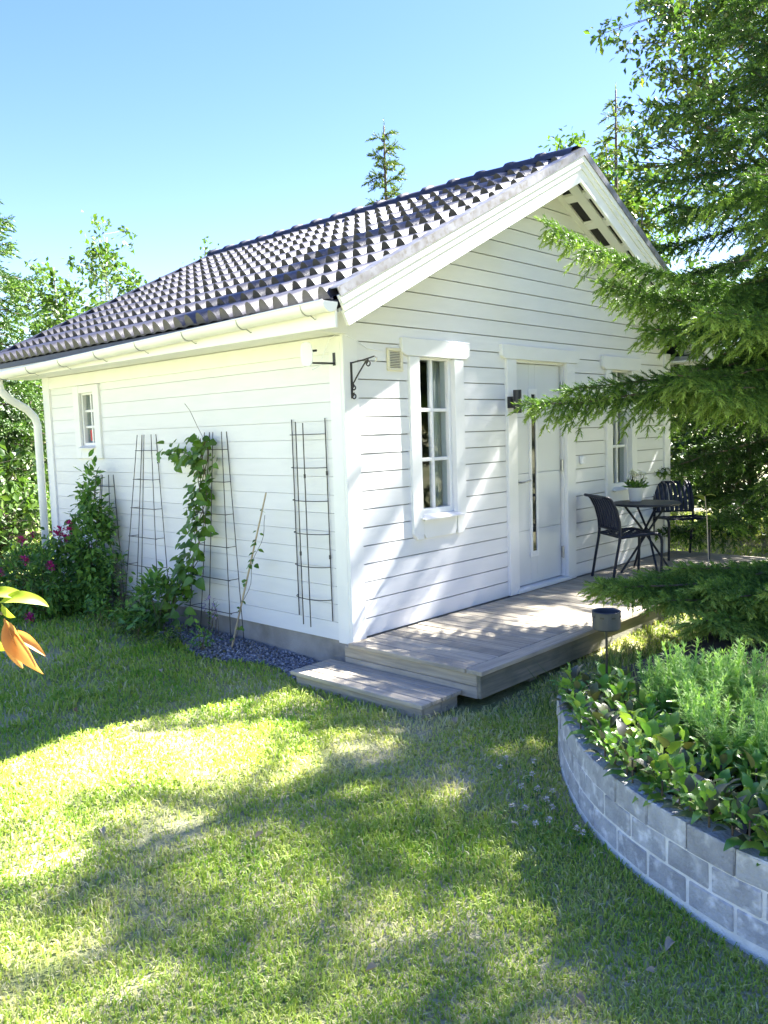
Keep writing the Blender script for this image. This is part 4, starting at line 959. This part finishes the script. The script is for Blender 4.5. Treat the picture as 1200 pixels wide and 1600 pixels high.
# feathery green clumps: whorled stems
FE_V = [(0,0,0),(.5,.07,.02),(1,0,0),(.5,-.07,.02)]; FE_F = [(0,2,1),(0,3,2)]
def feather_mesh(seed):
    q = np.random.default_rng(seed); T = []; D = []; Sz = []; tn = []; mb = []
    for k in range(9):
        a = q.uniform(0, 2*PI); lean = q.uniform(.0, .32); h = q.uniform(.22, .36)
        for j in range(15):
            t = .2+.8*j/14; c = np.array((math.cos(a)*lean*h*t*1.3, math.sin(a)*lean*h*t*1.3, h*t))
            for m_ in range(9):
                b2 = q.uniform(0, 2*PI); e = q.uniform(-.05, .75)+.5*(t > .93); T.append(c); D.append((math.cos(b2)*math.cos(e), math.sin(b2)*math.cos(e), math.sin(e))); Sz.append(q.uniform(.036, .058)*(1.1-.45*t)); tn.append(min(1, max(0, .25+.6*t+q.normal(0, .15))))
        for j in range(4):
            T.append(np.array((math.cos(a)*lean*h*1.3*j/4, math.sin(a)*lean*h*1.3*j/4, h*j/4))); D.append((math.cos(a)*lean, math.sin(a)*lean, 1)); Sz.append(h*.27); tn.append(.2)
    V, F, t_ = inst(FE_V, FE_F, frames(np.array(D))*np.array(Sz)[:, None, None], np.array(T), np.array(tn)); me = npmesh('feather_foliage', V, F, t_); me.materials.append(M['feather']); return me
fms = [feather_mesh(k) for k in range(5)]
spots = []
tries = 0
while len(spots) < 78 and tries < 4000:
    tries += 1; s = r.uniform(sA+.15, sB+.2); off = r.uniform(.42, 1.75)
    p, nn = wall_at(s, off)
    if p[1] < -4.4 or p[1] > -2.0: continue
    if all(np.hypot(*(p-q)) > .135 for q in spots) and np.hypot(p[0]+.32, p[1]+2.21) > .2: spots.append(p)
for k, p in enumerate(spots):
    o = empty('feathery_plant', (p[0], p[1], .035)); o.rotation_euler = (0, 0, r.uniform(0, 6.28)); s = r.uniform(.8, 1.2); o.scale = (s, s, s)
    tag(o, 'light green feathery perennial clump in the raised bed', 'plant', 'feathery plants in the raised bed')
    link('foliage', fms[k % 5], None, o)
# tall grass and weeds between bed and deck, and under the spruce
def tall_grass():
    n = 9000; x = r.uniform(-.3, 5.6, n); y = r.uniform(-3.2, -1.36, n)
    edge = -1.52+.12*np.sin(1.8*x)+.05*np.sin(6*x)
    keep = (y < edge) & (vnoise(x, y, 2.2, 9) > .28) & (x > .0+(-1.7-y)*.55); x, y = x[keep], y[keep]; n = len(x)
    inb = inpoly(x, y, BEDP); z = np.where(inb, .03, ground(x, y))
    h = r.uniform(.08, .24, n)*(.7+.7*vnoise(x, y, 3, 10)); tall = r.random(n) < .012; h[tall] *= 1.6
    a = r.uniform(0, 2*PI, n); b2 = r.uniform(0, 2*PI, n); le = r.uniform(.1, .8, n)
    dh = np.stack([np.cos(a), np.sin(a), 0*a], 1); sd = np.stack([np.cos(b2), np.sin(b2), 0*a], 1)*r.uniform(.0018, .0034, n)[:, None]
    b0 = np.stack([x, y, z-.005], 1); m1 = b0+dh*(h*le*.25)[:, None]+np.array((0, 0, 1))*(h*.55)[:, None]; t1 = b0+dh*(h*le)[:, None]+np.array((0, 0, 1))*(h*(1-.3*le))[:, None]
    V = np.stack([b0-sd, b0+sd, m1+sd*.8, m1-sd*.8, t1], 1).reshape(-1, 3); k = np.arange(n)*5
    F = np.concatenate([np.stack([k, k+1, k+2], 1), np.stack([k, k+2, k+3], 1), np.stack([k+3, k+2, k+4], 1)])
    tn = np.clip(r.normal(.3, .18, n)+.5*tall, 0, 1)
    tag(link('tall_grass', npmesh('tall_grass', V, F, np.repeat(tn, 5)), M['tallgrass']), 'unmown tall grass between the deck and the planting bed', 'grass', kind='stuff')
tall_grass()
# young shoot standing in front of the chair
sh = empty('sapling_shoot', (2.2, -1.72, -.18)); tag(sh, 'thin young shoot with pale leaves rising above the low spruce branch', 'sapling')
MB().tube([(0, 0, 0), (.01, 0, .5), (-.01, .01, .95), (-.03, .02, 1.12)], [.006, .005, .004, .003], 6).build('stem', M['cane'], sh)
shm = [leafmesh('shoot_leaf', M['light'] if False else M['yleaf'], 1.1, .2)]
for (p, d) in (((2.17, -1.70, .94), (.2, -.9, .1)), ((2.17, -1.70, .93), (-.3, .9, .2)), ((2.19, -1.71, .85), (.3, -.8, -.2)), ((2.2, -1.71, .78), (-.2, -.9, -.1)), ((2.17, -1.7, .9), (.1, .7, .4))): place_leaf(sh, shm, p, d, .085)
# sapling beside the camera, its leaves hang into view
sp = empty('fruit_tree_branch', (-4.15, -3.02, float(ground(-4.15, -3.02)))); tag(sp, 'overhanging twig with yellow green and curled orange leaves', 'sapling')
MB().tube([(0, 0, 0), (.03, -.03, .7), (.08, -.09, 1.3), (.17, -.17, 1.58), (.25, -.235, 1.63), (.315, -.285, 1.605), (.345, -.315, 1.58), (.368, -.329, 1.568)], [.012, .010, .008, .006, .004, .003, .0022, .0018], 7).build('stem', M['twig'], sp)
def droop_leaf(name, mat, wid, bend, cup, twist, mid=None):
    """leaf curved along its length (bend, radians) and cupped across it; petiole included"""
    V = []; F = []; n = 14; k = 6; x = z = 0.0; an = 0.0
    for i in range(n+1):
        t = i/n; ww = wid*.5*(math.sin(PI*max(0, (t-.06)/.94)**.75)**.9 if t > .06 else 0)+.008; tw = twist*t
        for j in range(k+1):
            u = -1+2*j/k; yy = ww*u; hz = cup*ww*(abs(u)**1.6)*(1+.3*math.sin(6*t))+.015*math.sin(14*t+3*u)*ww*4*(abs(u) > .5)
            c, s_ = math.cos(tw), math.sin(tw); y2 = yy*c-hz*s_; h2 = yy*s_+hz*c
            V.append((x-h2*math.sin(an), y2, z+h2*math.cos(an)))
        an -= bend/n; x += math.cos(an)/n; z += math.sin(an)/n
    for i in range(n):
        for j in range(k): a = i*(k+1)+j; F.append((a, a+1, a+k+2, a+k+1))
    me = bpy.data.meshes.new(name); me.from_pydata(V, [], F); me.polygons.foreach_set('use_smooth', [True]*len(F)); me.materials.append(mat); return me
yl = [droop_leaf('twig_leaf', M['yleaf'], .26, 1.6, .35, .25)]; ol = [droop_leaf('twig_leaf_orange', M['orange'], .30, .55, .7, .8)]; ol2 = [droop_leaf('twig_leaf_orange', M['orange'], .22, .7, .8, -.5)]
# leaf blades face the light: positions along the twig tip
vl = (-.7, -.7, .15)
place_leaf(sp, yl, (-3.785, -3.348, 1.330), (.024, -.030, .018), .058, up=(-.5, -.5, .8))
place_leaf(sp, yl, (-3.797, -3.340, 1.338), (.020, -.022, .012), .050, up=(-.5, -.6, .7))
place_leaf(sp, yl, (-3.783, -3.350, 1.329), (.004, -.008, -.02), .030, up=vl)
place_leaf(sp, ol, (-3.781, -3.349, 1.312), (.010, -.034, -.046), .076, up=(-.7, -.5, .5))
place_leaf(sp, ol2, (-3.777, -3.356, 1.300), (.020, -.034, -.026), .048, up=(-.5, -.7, .5))
place_leaf(sp, ol2, (-3.780, -3.352, 1.308), (-.002, -.008, -.034), .058, up=(-.75, -.5, .2))
place_leaf(sp, yl, (-3.795, -3.340, 1.300), (.006, -.012, -.03), .045, up=vl)
place_leaf(sp, yl, (-3.83, -3.31, 1.36), (.01, -.02, -.03), .06, up=vl)
place_leaf(sp, yl, (-3.90, -3.25, 1.39), (.02, .02, -.03), .07, up=vl)

# clover flowers and fallen leaves on the lawn
for (x, y) in ((-.80,-2.06),(-.95,-2.10),(-.92,-2.17),(-1.0,-2.27),(-1.14,-2.25),(-1.05,-2.33),(-1.24,-2.37),(-1.17,-2.39),(-1.16,-2.52),(-1.18,-2.56),(-.90,-2.24),(-1.16,-2.19),(-.83,-1.89),(-1.3,-2.3),(-.66,-1.98),(-.72,-1.85)):
    o = empty('clover_flower', (x, y, float(ground(x, y)))); tag(o, 'white clover blossom in the lawn beside the curved block wall', 'flower', 'clover blossoms in the lawn')
    MB().tube([(0, 0, 0), (.004, .002, .05)], .0014, 5).build('stem', M['twig'], o); flowers('blossom', o, M['clover'], [(.004, .002, .056)], r, .010, .011, 34)
    clump('leaves', o, M['shrub'], 16, (0, 0, .02), (.05, .05, .012), .022, r, down=-.1)
drym = [leafmesh('dry_leaf', M['dry'], 1.0, .5, fold=.3), leafmesh('dry_leaf', M['dry'], 1.2, -.4, fold=.25)]
FL = [((-2.38,-2.46), .055, 'pale fallen leaf lying alone in the foreground lawn'), ((-1.59,-3.14), .06, 'curled brown fallen leaf near the foot of the block wall'), ((-1.78,-3.16), .04, 'small pale leaf on the worn turf near the block wall'), ((-2.04,-3.03), .045, 'tan fallen leaf in long grass of the foreground'),
      ((-.9,1.14), .05, 'pale fallen leaf in the shaded grass before the gravel'), ((-1.74,.83), .05, 'pale fallen leaf in shaded grass away from the house'), ((-.42,-1.28), .055, 'white fallen leaf beside the end of the timber step'), ((-2.07,-1.49), .05, 'tan leaf in the middle of the lawn'), ((-2.45,-.87), .05, 'pale leaf at the edge of the sunlit lawn'), ((-2.12,-.59), .05, 'small leaf in the sunlit strip of lawn')]
for (x, y), s, lab in FL:
    me = drym[rnd.randrange(2)]; o = link('fallen_leaf', me); o.location = (x, y, float(ground(x, y))+.03); o.rotation_euler = (rnd.uniform(-.3, .3), rnd.uniform(-.2, .2), rnd.uniform(0, 6.28)); s *= .8; o.scale = (s, s, s); tag(o, lab, 'leaf', None)
# litter: fine clover leaves mixed in the turf by the wall
# ------------------------------------------------------------------ trees
class Shoots:
    def __init__(s): s.P = []; s.D = []; s.L = []; s.T = []; s.wood = MB()
    def limb(s, base, tip, rise, droop, tipup, r, sp2=.062, sp3=.045, hang=.75, l2max=.62, tint=.3, shoot=.115, rad=.017, s0=.10):
        base = np.array(base, float); tip = np.array(tip, float); h = tip-base; h[2] = 0; Lh = np.linalg.norm(h); h = h/Lh
        lat = np.array((-h[1], h[0], 0.)); z1 = tip[2]-base[2]
        fz = lambda q: z1*q+Lh*(rise*q*(1-q)-droop*q*(1-q)*q+tipup*(q**5-q)*.5)
        wob = r.uniform(-.05, .05); pos = lambda q: base+h*Lh*q+lat*(wob*Lh*math.sin(PI*q))+np.array((0, 0, fz(q)))
        pts = [pos(q)+r.normal(0, .012, 3)*(0 < q < 1) for q in np.linspace(0, 1, 9)]
        s.wood.tube([tuple(p) for p in pts], [rad*(1-.85*k/8)+.002 for k in range(9)], 5)
        q = s0; side = 1
        while q < 1.0:
            p = pos(q); tg = pos(min(1, q+.02))-pos(q-.02); tg = tg/np.linalg.norm(tg)
            l2 = min(l2max, (.10+.40*(1-q)**.65*min(1.0, Lh/2.0))*r.uniform(.7, 1.2))
            if q > .985: l2 = .12
            an = r.uniform(.75, 1.1); d = tg*math.cos(an)+lat*side*math.sin(an); d[2] += r.uniform(-.1, .12)
            m = max(2, int(l2/sp3)); t = (np.arange(m)+.5)/m
            hg = hang*r.uniform(.5, 1.3)
            C = p+d*(l2*t)[:, None]; C[:, 2] -= hg*l2*t**1.6
            tan = np.tile(d, (m, 1)); tan[:, 2] -= hg*1.6*t**.6; tan = norm(tan)
            la = norm(np.cross(tan, np.array((0, 0, 1.)))+1e-6)
            for sd in (-1, 1):
                D = tan*.8+la*sd*.62+r.normal(0, .14, (m, 3)); D[:, 2] -= .12
                s.P.append(C); s.D.append(D); s.L.append(shoot*r.uniform(.6, 1.1, m)*(1-.25*t)); s.T.append((tint+.5*t**2*r.uniform(.3, 1.2))*(.45+.75*q)+r.normal(0, .06, m)+.10*(q > .85))  # tint paints in shade near the limb base and lit tips further out
            s.P.append(C[-1:]); s.D.append(tan[-1:]); s.L.append(np.array([shoot*1.1])); s.T.append(np.array([(tint+.5)*(.5+.6*q)]))
            m3 = 3; a3 = r.uniform(0, 6.28, m3); up3 = np.cross(tg, lat)
            D3 = tg*.75+np.outer(np.cos(a3), lat)*.7+np.outer(np.abs(np.sin(a3)), np.array((0, 0, 1.)))*.55
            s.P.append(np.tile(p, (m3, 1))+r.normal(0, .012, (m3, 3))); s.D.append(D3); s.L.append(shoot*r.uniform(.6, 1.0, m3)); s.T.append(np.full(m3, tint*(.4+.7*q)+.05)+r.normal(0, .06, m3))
            # along the secondary itself
            s.P.append(C); s.D.append(tan); s.L.append(np.full(m, sp3*1.5)); s.T.append(np.full(m, tint*.6))
            q += sp2/Lh*.5*r.uniform(.8, 1.2); side = -side
        tp = pos(1.0); s.P.append(tp[None]); s.D.append((pos(1)-pos(.95))[None]); s.L.append(np.array([.13])); s.T.append(np.array([tint+.4]))
    def build(s, par, name, mat, tv, tf, wmat, r):
        P = np.concatenate(s.P)-np.array(par.location); D = np.concatenate(s.D); Ln = np.concatenate(s.L); T = np.clip(np.concatenate(s.T), 0, 1)
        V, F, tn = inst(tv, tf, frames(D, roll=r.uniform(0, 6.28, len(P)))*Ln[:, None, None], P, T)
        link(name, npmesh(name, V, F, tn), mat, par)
        s.wood.v = [tuple(np.array(v)-np.array(par.location)) for v in s.wood.v]
        s.wood.build('limbs', wmat, par)
        return len(F)
def trunk(par, H, r0, mat, lean=(0, 0)):
    MB().tube([(lean[0]*t*H, lean[1]*t*H, -.1+t*(H+.1)) for t in np.linspace(0, 1, 8)], [r0*(1-.93*t)+.006 for t in np.linspace(0, 1, 8)], 10).build('trunk', mat, par, smooth=True)
NV1, NF1 = needle_template(16, .05, .25)
NV2, NF2 = needle_template(9, .075, .26, 2)
# big spruce beside the deck: its low limbs reach across the cottage front
r = np.random.default_rng(51)
SP = np.array((3.9, -2.75)); HS = 7.2
ts = empty('spruce_tree', (SP[0], SP[1], float(ground(*SP)))); tag(ts, 'big spruce with drooping limbs hanging across the cottage front', 'tree')
trunk(ts, HS, .15, M['bark'])
sh_ = Shoots()
def lb(tip, dz, rise=.10, droop=.10, tipup=.1, **kw): sh_.limb((SP[0], SP[1], tip[2]+dz), tip, rise, droop, tipup, r, **kw)
lb((1.61,-.48,1.70), .25, .05, .05, .06, tint=.38)
lb((1.78,-.75,1.80), .40, .05, .05, .05, tint=.30)
lb((1.72,-.62,3.10), -.75, -.12, .05, .12, tint=.45)
lb((2.0,-.95,2.62), -.25, .0, .05, .1, tint=.30)
lb((2.16,-1.23,2.25), .30, .05, .1, .1, tint=.32)
lb((2.40,-1.05,2.55), .35, .05, .1, .1, tint=.28)
lb((1.60,-1.94,2.25), .18, .05, .08, .1, tint=.45)
lb((1.80,-1.65,1.85), .30, .05, .1, .1, tint=.40)
lb((1.80,-1.90,1.72), .35, .08, .1, .1, tint=.38)
lb((2.0,-1.45,1.80), .45, .08, .1, .1, tint=.34)
for (tx, ty, tz_) in ((1.10,-1.42,.62), (1.3,-1.62,.66), (1.05,-1.9,.58), (1.2,-2.1,.66), (1.5,-1.8,.72), (1.35,-2.45,.62), (.95,-2.2,.5)): lb((tx, ty, tz_-.24), -.02, .04, .08, .06, tint=.62, hang=.4)
lb((1.19,-1.33,.36), .02, .06, .1, .05, tint=.50, hang=.5)
lb((.95,-1.66,.42), .02, .08, .1, .05, tint=.40, hang=.5)
lb((1.35,-1.95,.36), .05, .1, .1, .05, tint=.36, hang=.5)
lb((1.25,-2.30,.38), .05, .1, .1, .05, tint=.38, hang=.5)
lb((1.6,-1.60,.38), .05, .1, .1, .05, tint=.34, hang=.5)
lb((2.55,-1.55,3.30), .2, .05, .08, .1, tint=.3)
lb((2.50,-2.00,2.95), .2, .05, .08, .1, tint=.36)
for k in range(16):
    z = r.uniform(2.05, 4.4); a = r.uniform(2.1, 3.7); R_ = r.uniform(1.3, 2.2)*(1.0 if z < 2.6 else .62)
    lb((SP[0]+R_*math.cos(a), SP[1]+R_*math.sin(a), z-.15), .35, .05, .1, .1, tint=r.uniform(.24, .42))
for k in range(46):
    t = (k+.5)/46; z = .6+(HS-1.0)*t**1.05; a = k*2.4; R_ = 2.5*(1-z/(HS+.3))**.8*r.uniform(.8, 1.1)+.12
    ca = math.cos(a-2.5)
    if .45 < z < 2.0 and math.cos(a-2.55) > .25: R_ *= .42
    sh_.limb((SP[0], SP[1], z+.12), (SP[0]+R_*math.cos(a), SP[1]+R_*math.sin(a), z-.15), .08, .1, .14, r, sp2=.13, sp3=.085, tint=.22, shoot=.125)
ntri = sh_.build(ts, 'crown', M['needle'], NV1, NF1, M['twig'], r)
print('spruce tris', ntri)
# generic conifers
def conifer(x, y, H, R_, label, seed, mat='needlefar', n=40, z0=.8, tint=.3, tv=NV2, tf=NF2, sp2=.2, sp3=.12, shoot=.17, grp=None, upward=.0, name='spruce_tree', tr=.10, power=.85):
    q = np.random.default_rng(seed); o = empty(name, (x, y, float(ground(x, y)))); tag(o, label, 'tree', grp)
    trunk(o, H, tr, M['bark']); s = Shoots(); gz_ = float(ground(x, y))
    for k in range(n):
        t = (k+.5)/n; z = z0+(H-z0-.12)*t**.9; a = k*2.4+q.uniform(-.3, .3); rr = R_*(1-z/H)**power*q.uniform(.75, 1.15)+.08
        s.limb((x, y, gz_+z), (x+rr*math.cos(a), y+rr*math.sin(a), gz_+z-.12*rr+upward*rr), .05, .1, .15, q, sp2=sp2, sp3=sp3, tint=tint, shoot=shoot, l2max=.5, rad=.014, hang=.35)
    m_ = 10
    s.P.append(np.stack([np.full(m_, x), np.full(m_, y), gz_+H-np.linspace(0, .7, m_)], 1)); s.D.append(np.tile((0, 0, 1.), (m_, 1))+q.normal(0, .1, (m_, 3))); s.L.append(np.full(m_, .14)); s.T.append(np.full(m_, tint+.2))
    print(label, s.build(o, 'crown', M[mat], tv, tf, M['twig'], q)); return o
conifer(6.85, -.85, 10.5, 2.75, 'tall dark spruce behind the big drooping spruce', 61, 'needle', 122, .5, .16, sp2=.12, sp3=.085, shoot=.16)
conifer(10.9, 3.6, 7.9, 1.35, 'slender sunlit young spruce beyond the gable', 62, n=46, tint=.55)
conifer(8.9, 2.1, 5.0, 1.2, 'short yellow green young spruce below the oak', 63, n=40, tint=.5)
conifer(7.63, 6.56, 7.25, 1.05, 'thin spruce top standing up behind the roof ridge', 64, n=40, tint=.15, z0=2.5, sp2=.16, upward=.5)
conifer(1.2, 9.2, 5.9, 1.9, 'dark spruce at the edge of the garden beyond the downpipe', 65, 'needle', 70, .8, .25)
# broadleaf trees
def broadleaf(x, y, H, c, rad, nleaf, size, label, seed, mat='light', clumps=40, tr=.12, bark='bark', name='broadleaf_tree', lr=.5, tv=DIA_V, tf=DIA_F, limbs=22, cat='tree', grp=None, fork=.35, sub=3, even=False):
    q = np.random.default_rng(seed); g = float(ground(x, y)); o = empty(name, (x, y, g)); tag(o, label, cat, grp)
    c = np.array(c, float)-np.array((x, y, g)); rad = np.array(rad, float)
    top = c+np.array((0, 0, rad[2]*.85)); fk = np.array((c[0]*fork, c[1]*fork, max(.2, c[2]-rad[2]*1.0)))
    mb = MB(); mb.tube([(0, 0, -.1), tuple(fk*.5+np.array((.05, .03, 0))), tuple(fk), tuple((fk+top)/2+q.normal(0, .1, 3)), tuple(top)], [tr, tr*.85, tr*.7, tr*.4, .012], 9); mb.build('trunk', M[bark], o, smooth=True)
    u = norm(q.normal(size=(clumps, 3))); cc = c+u*(q.uniform(.25, 1.0, (clumps, 1))**.55)*rad*q.uniform(.8, 1.12, (clumps, 1))
    w = MB(); axis = lambda t: fk+(top-fk)*t; ends = []
    for k in range(clumps):
        tt = np.clip((cc[k][2]-fk[2])/(top[2]-fk[2])-.25, 0, .9); b0 = axis(tt); e = cc[k]; mid = (b0+e)/2+q.normal(0, .12, 3)*np.linalg.norm(e-b0)*.5; mid[2] += .08*np.linalg.norm(e-b0)
        rr = tr*.32*max(.35, 1-tt); w.tube([tuple(b0), tuple(mid), tuple(e)], [rr, rr*.6, rr*.25], 5)
        for j in range(sub):
            e2 = e+q.normal(0, 1, 3)*lr*.75; w.tube([tuple((mid+e)/2), tuple(e2)], [rr*.35, .004], 4); ends.append(e2)
        ends.append(e)
    w.build('limbs', M[bark], o)
    E_ = np.array(ends); k = q.integers(0, len(E_), nleaf); wgt = q.uniform(.5, 1.0, len(E_))
    pos = E_[k]+q.normal(0, 1, (nleaf, 3))*(lr*.42*wgt[k])[:, None]*np.array((1, 1, .75))
    if even: pos = c+norm(q.normal(size=(nleaf, 3)))*(q.random((nleaf, 1))**(1/3))*rad
    D = norm(q.normal(size=(nleaf, 3))+np.array((0, 0, -.25)))
    tn = np.clip(q.normal(.45, .22, nleaf)+.12*(wgt[k]-.75), 0, 1)
    V, F, T = inst(tv, tf, frames(D, up=norm(q.normal(0, .6, (nleaf, 3))+np.array((0, 0, 1.))))*(q.uniform(.7, 1.3, nleaf)*size)[:, None, None], pos, tn)
    link('crown', npmesh('crown', V, F, T), M[mat], o); return o
broadleaf(10.8, -.3, 9, (9.45, .95, 7.1), (1.9, 1.7, 2.3), 8500, .12, 'oak with dark glossy leaves rising behind the gable', 71, 'oak', 52, .11, name='oak_tree', lr=.36, sub=4)
broadleaf(12.5, 4.2, 8, (12.0, 4.4, 5.6), (1.6, 1.6, 2.0), 5000, .14, 'pale yellow green tree behind the slender young spruce', 72, 'light', 30, .1)
broadleaf(6.56, 14.94, 7, (6.56, 14.94, 4.6), (.85, .85, 2.2), 2300, .15, 'slim birch with loose twigs beyond the roof edge', 73, 'light', 34, .07, 'birchbark', name='birch_tree', lr=.4)
broadleaf(4.6, 13.8, 6, (4.6, 13.8, 3.9), (1.0, 1.0, 1.7), 3000, .15, 'round topped young birch beside the dark spruce', 74, 'light', 30, .07, 'birchbark', name='birch_tree', lr=.42)
broadleaf(7.41, 12.04, 6.4, (7.41, 12.04, 4.6), (.4, .4, 1.5), 380, .12, 'bare topped sapling peeping over the roof ridge', 75, 'light', 12, .04, name='birch_tree', lr=.3)
broadleaf(8.4, 11.3, 6.3, (8.4, 11.3, 4.5), (.4, .4, 1.5), 380, .12, 'second thin sapling peeping over the ridge nearer the spruce top', 76, 'light', 12, .04, name='birch_tree', lr=.3)
HG = 'bushes behind the cottage'
for k, (x, y, h, w_, m_, n_, lab) in enumerate(((1.2, 9.6, 2.6, 1.5, 'dark', 5200, 'dark leafy bush behind the downpipe'), (2.8, 11.4, 3.4, 1.6, 'light', 4800, 'light green bush above the dark one behind the downpipe'), (-.4, 8.2, 2.0, 1.2, 'dark', 3600, 'low dark bush at the far end of the lawn'), (-.9, 10.8, 3.2, 1.6, 'light', 3600, 'tall pale bush at the garden edge past the pink shrub'), (-2.6, 12.2, 3.4, 1.8, 'light', 3400, 'wide pale bush at the outer corner of the garden'), (.3, 7.0, 1.1, .8, 'light', 2200, 'small sunlit yellow green bush near the far house corner'))):
    broadleaf(x, y, h, (x, y, h*.52-.2), (w_, w_, h*.5), n_, .12, lab, 80+k, m_, 34, .05, name='bush', lr=.42, cat='bush', limbs=10, grp=None)
for k, (x, y, h, w_, m_, n_, lab) in enumerate(((8.6, .2, 2.6, 1.3, 'dark', 4200, 'dark undergrowth bush straight behind the slatted chair'), (10.2, 1.2, 4.2, 1.7, 'dark', 5200, 'tall dark bush behind the house corner'), (9.6, -1.4, 3.6, 1.6, 'dark', 4600, 'dense dark bush under the tall dark spruce'), (12.5, 2.4, 5.0, 1.9, 'dark', 4600, 'high dark shrub closing the view right of the gable'), (11.5, -.9, 4.6, 2.0, 'dark', 4800, 'broad dark thicket beyond the spruces'), (7.4, 3.0, 2.2, 1.0, 'dark', 2400, 'dark bush against the far house corner'), (8.9, 3.9, 3.6, 1.5, 'dark', 3200, 'dark bush hidden behind the cottage gable end'))):
    broadleaf(x, y, h, (x, y, h*.5-.2), (w_, w_, h*.52), n_, .13, lab, 100+k, m_, 36, .06, name='bush', lr=.46, cat='bush', limbs=10)
# trees outside the picture that shade the front lawn
broadleaf(4.6, -5.3, 8.4, (4.4, -4.95, 6.2), (2.2, 2.25, 2.3), 12500, .10, 'leafy garden tree shading the front lawn', 121, 'oak', 80, .15, lr=.7, sub=1, even=True)
broadleaf(-2.5, -14.5, 8, (-2.5, -14.5, 4.5), (3.2, 2.4, 3.2), 6000, .2, 'broad tree at the street side of the garden', 122, 'oak', 44, .2, lr=.8)
broadleaf(6.5, -13.5, 9, (6.5, -13.5, 5.0), (3.2, 2.6, 3.6), 6000, .2, 'tall tree at the corner of the garden', 123, 'oak', 44, .2, lr=.8)
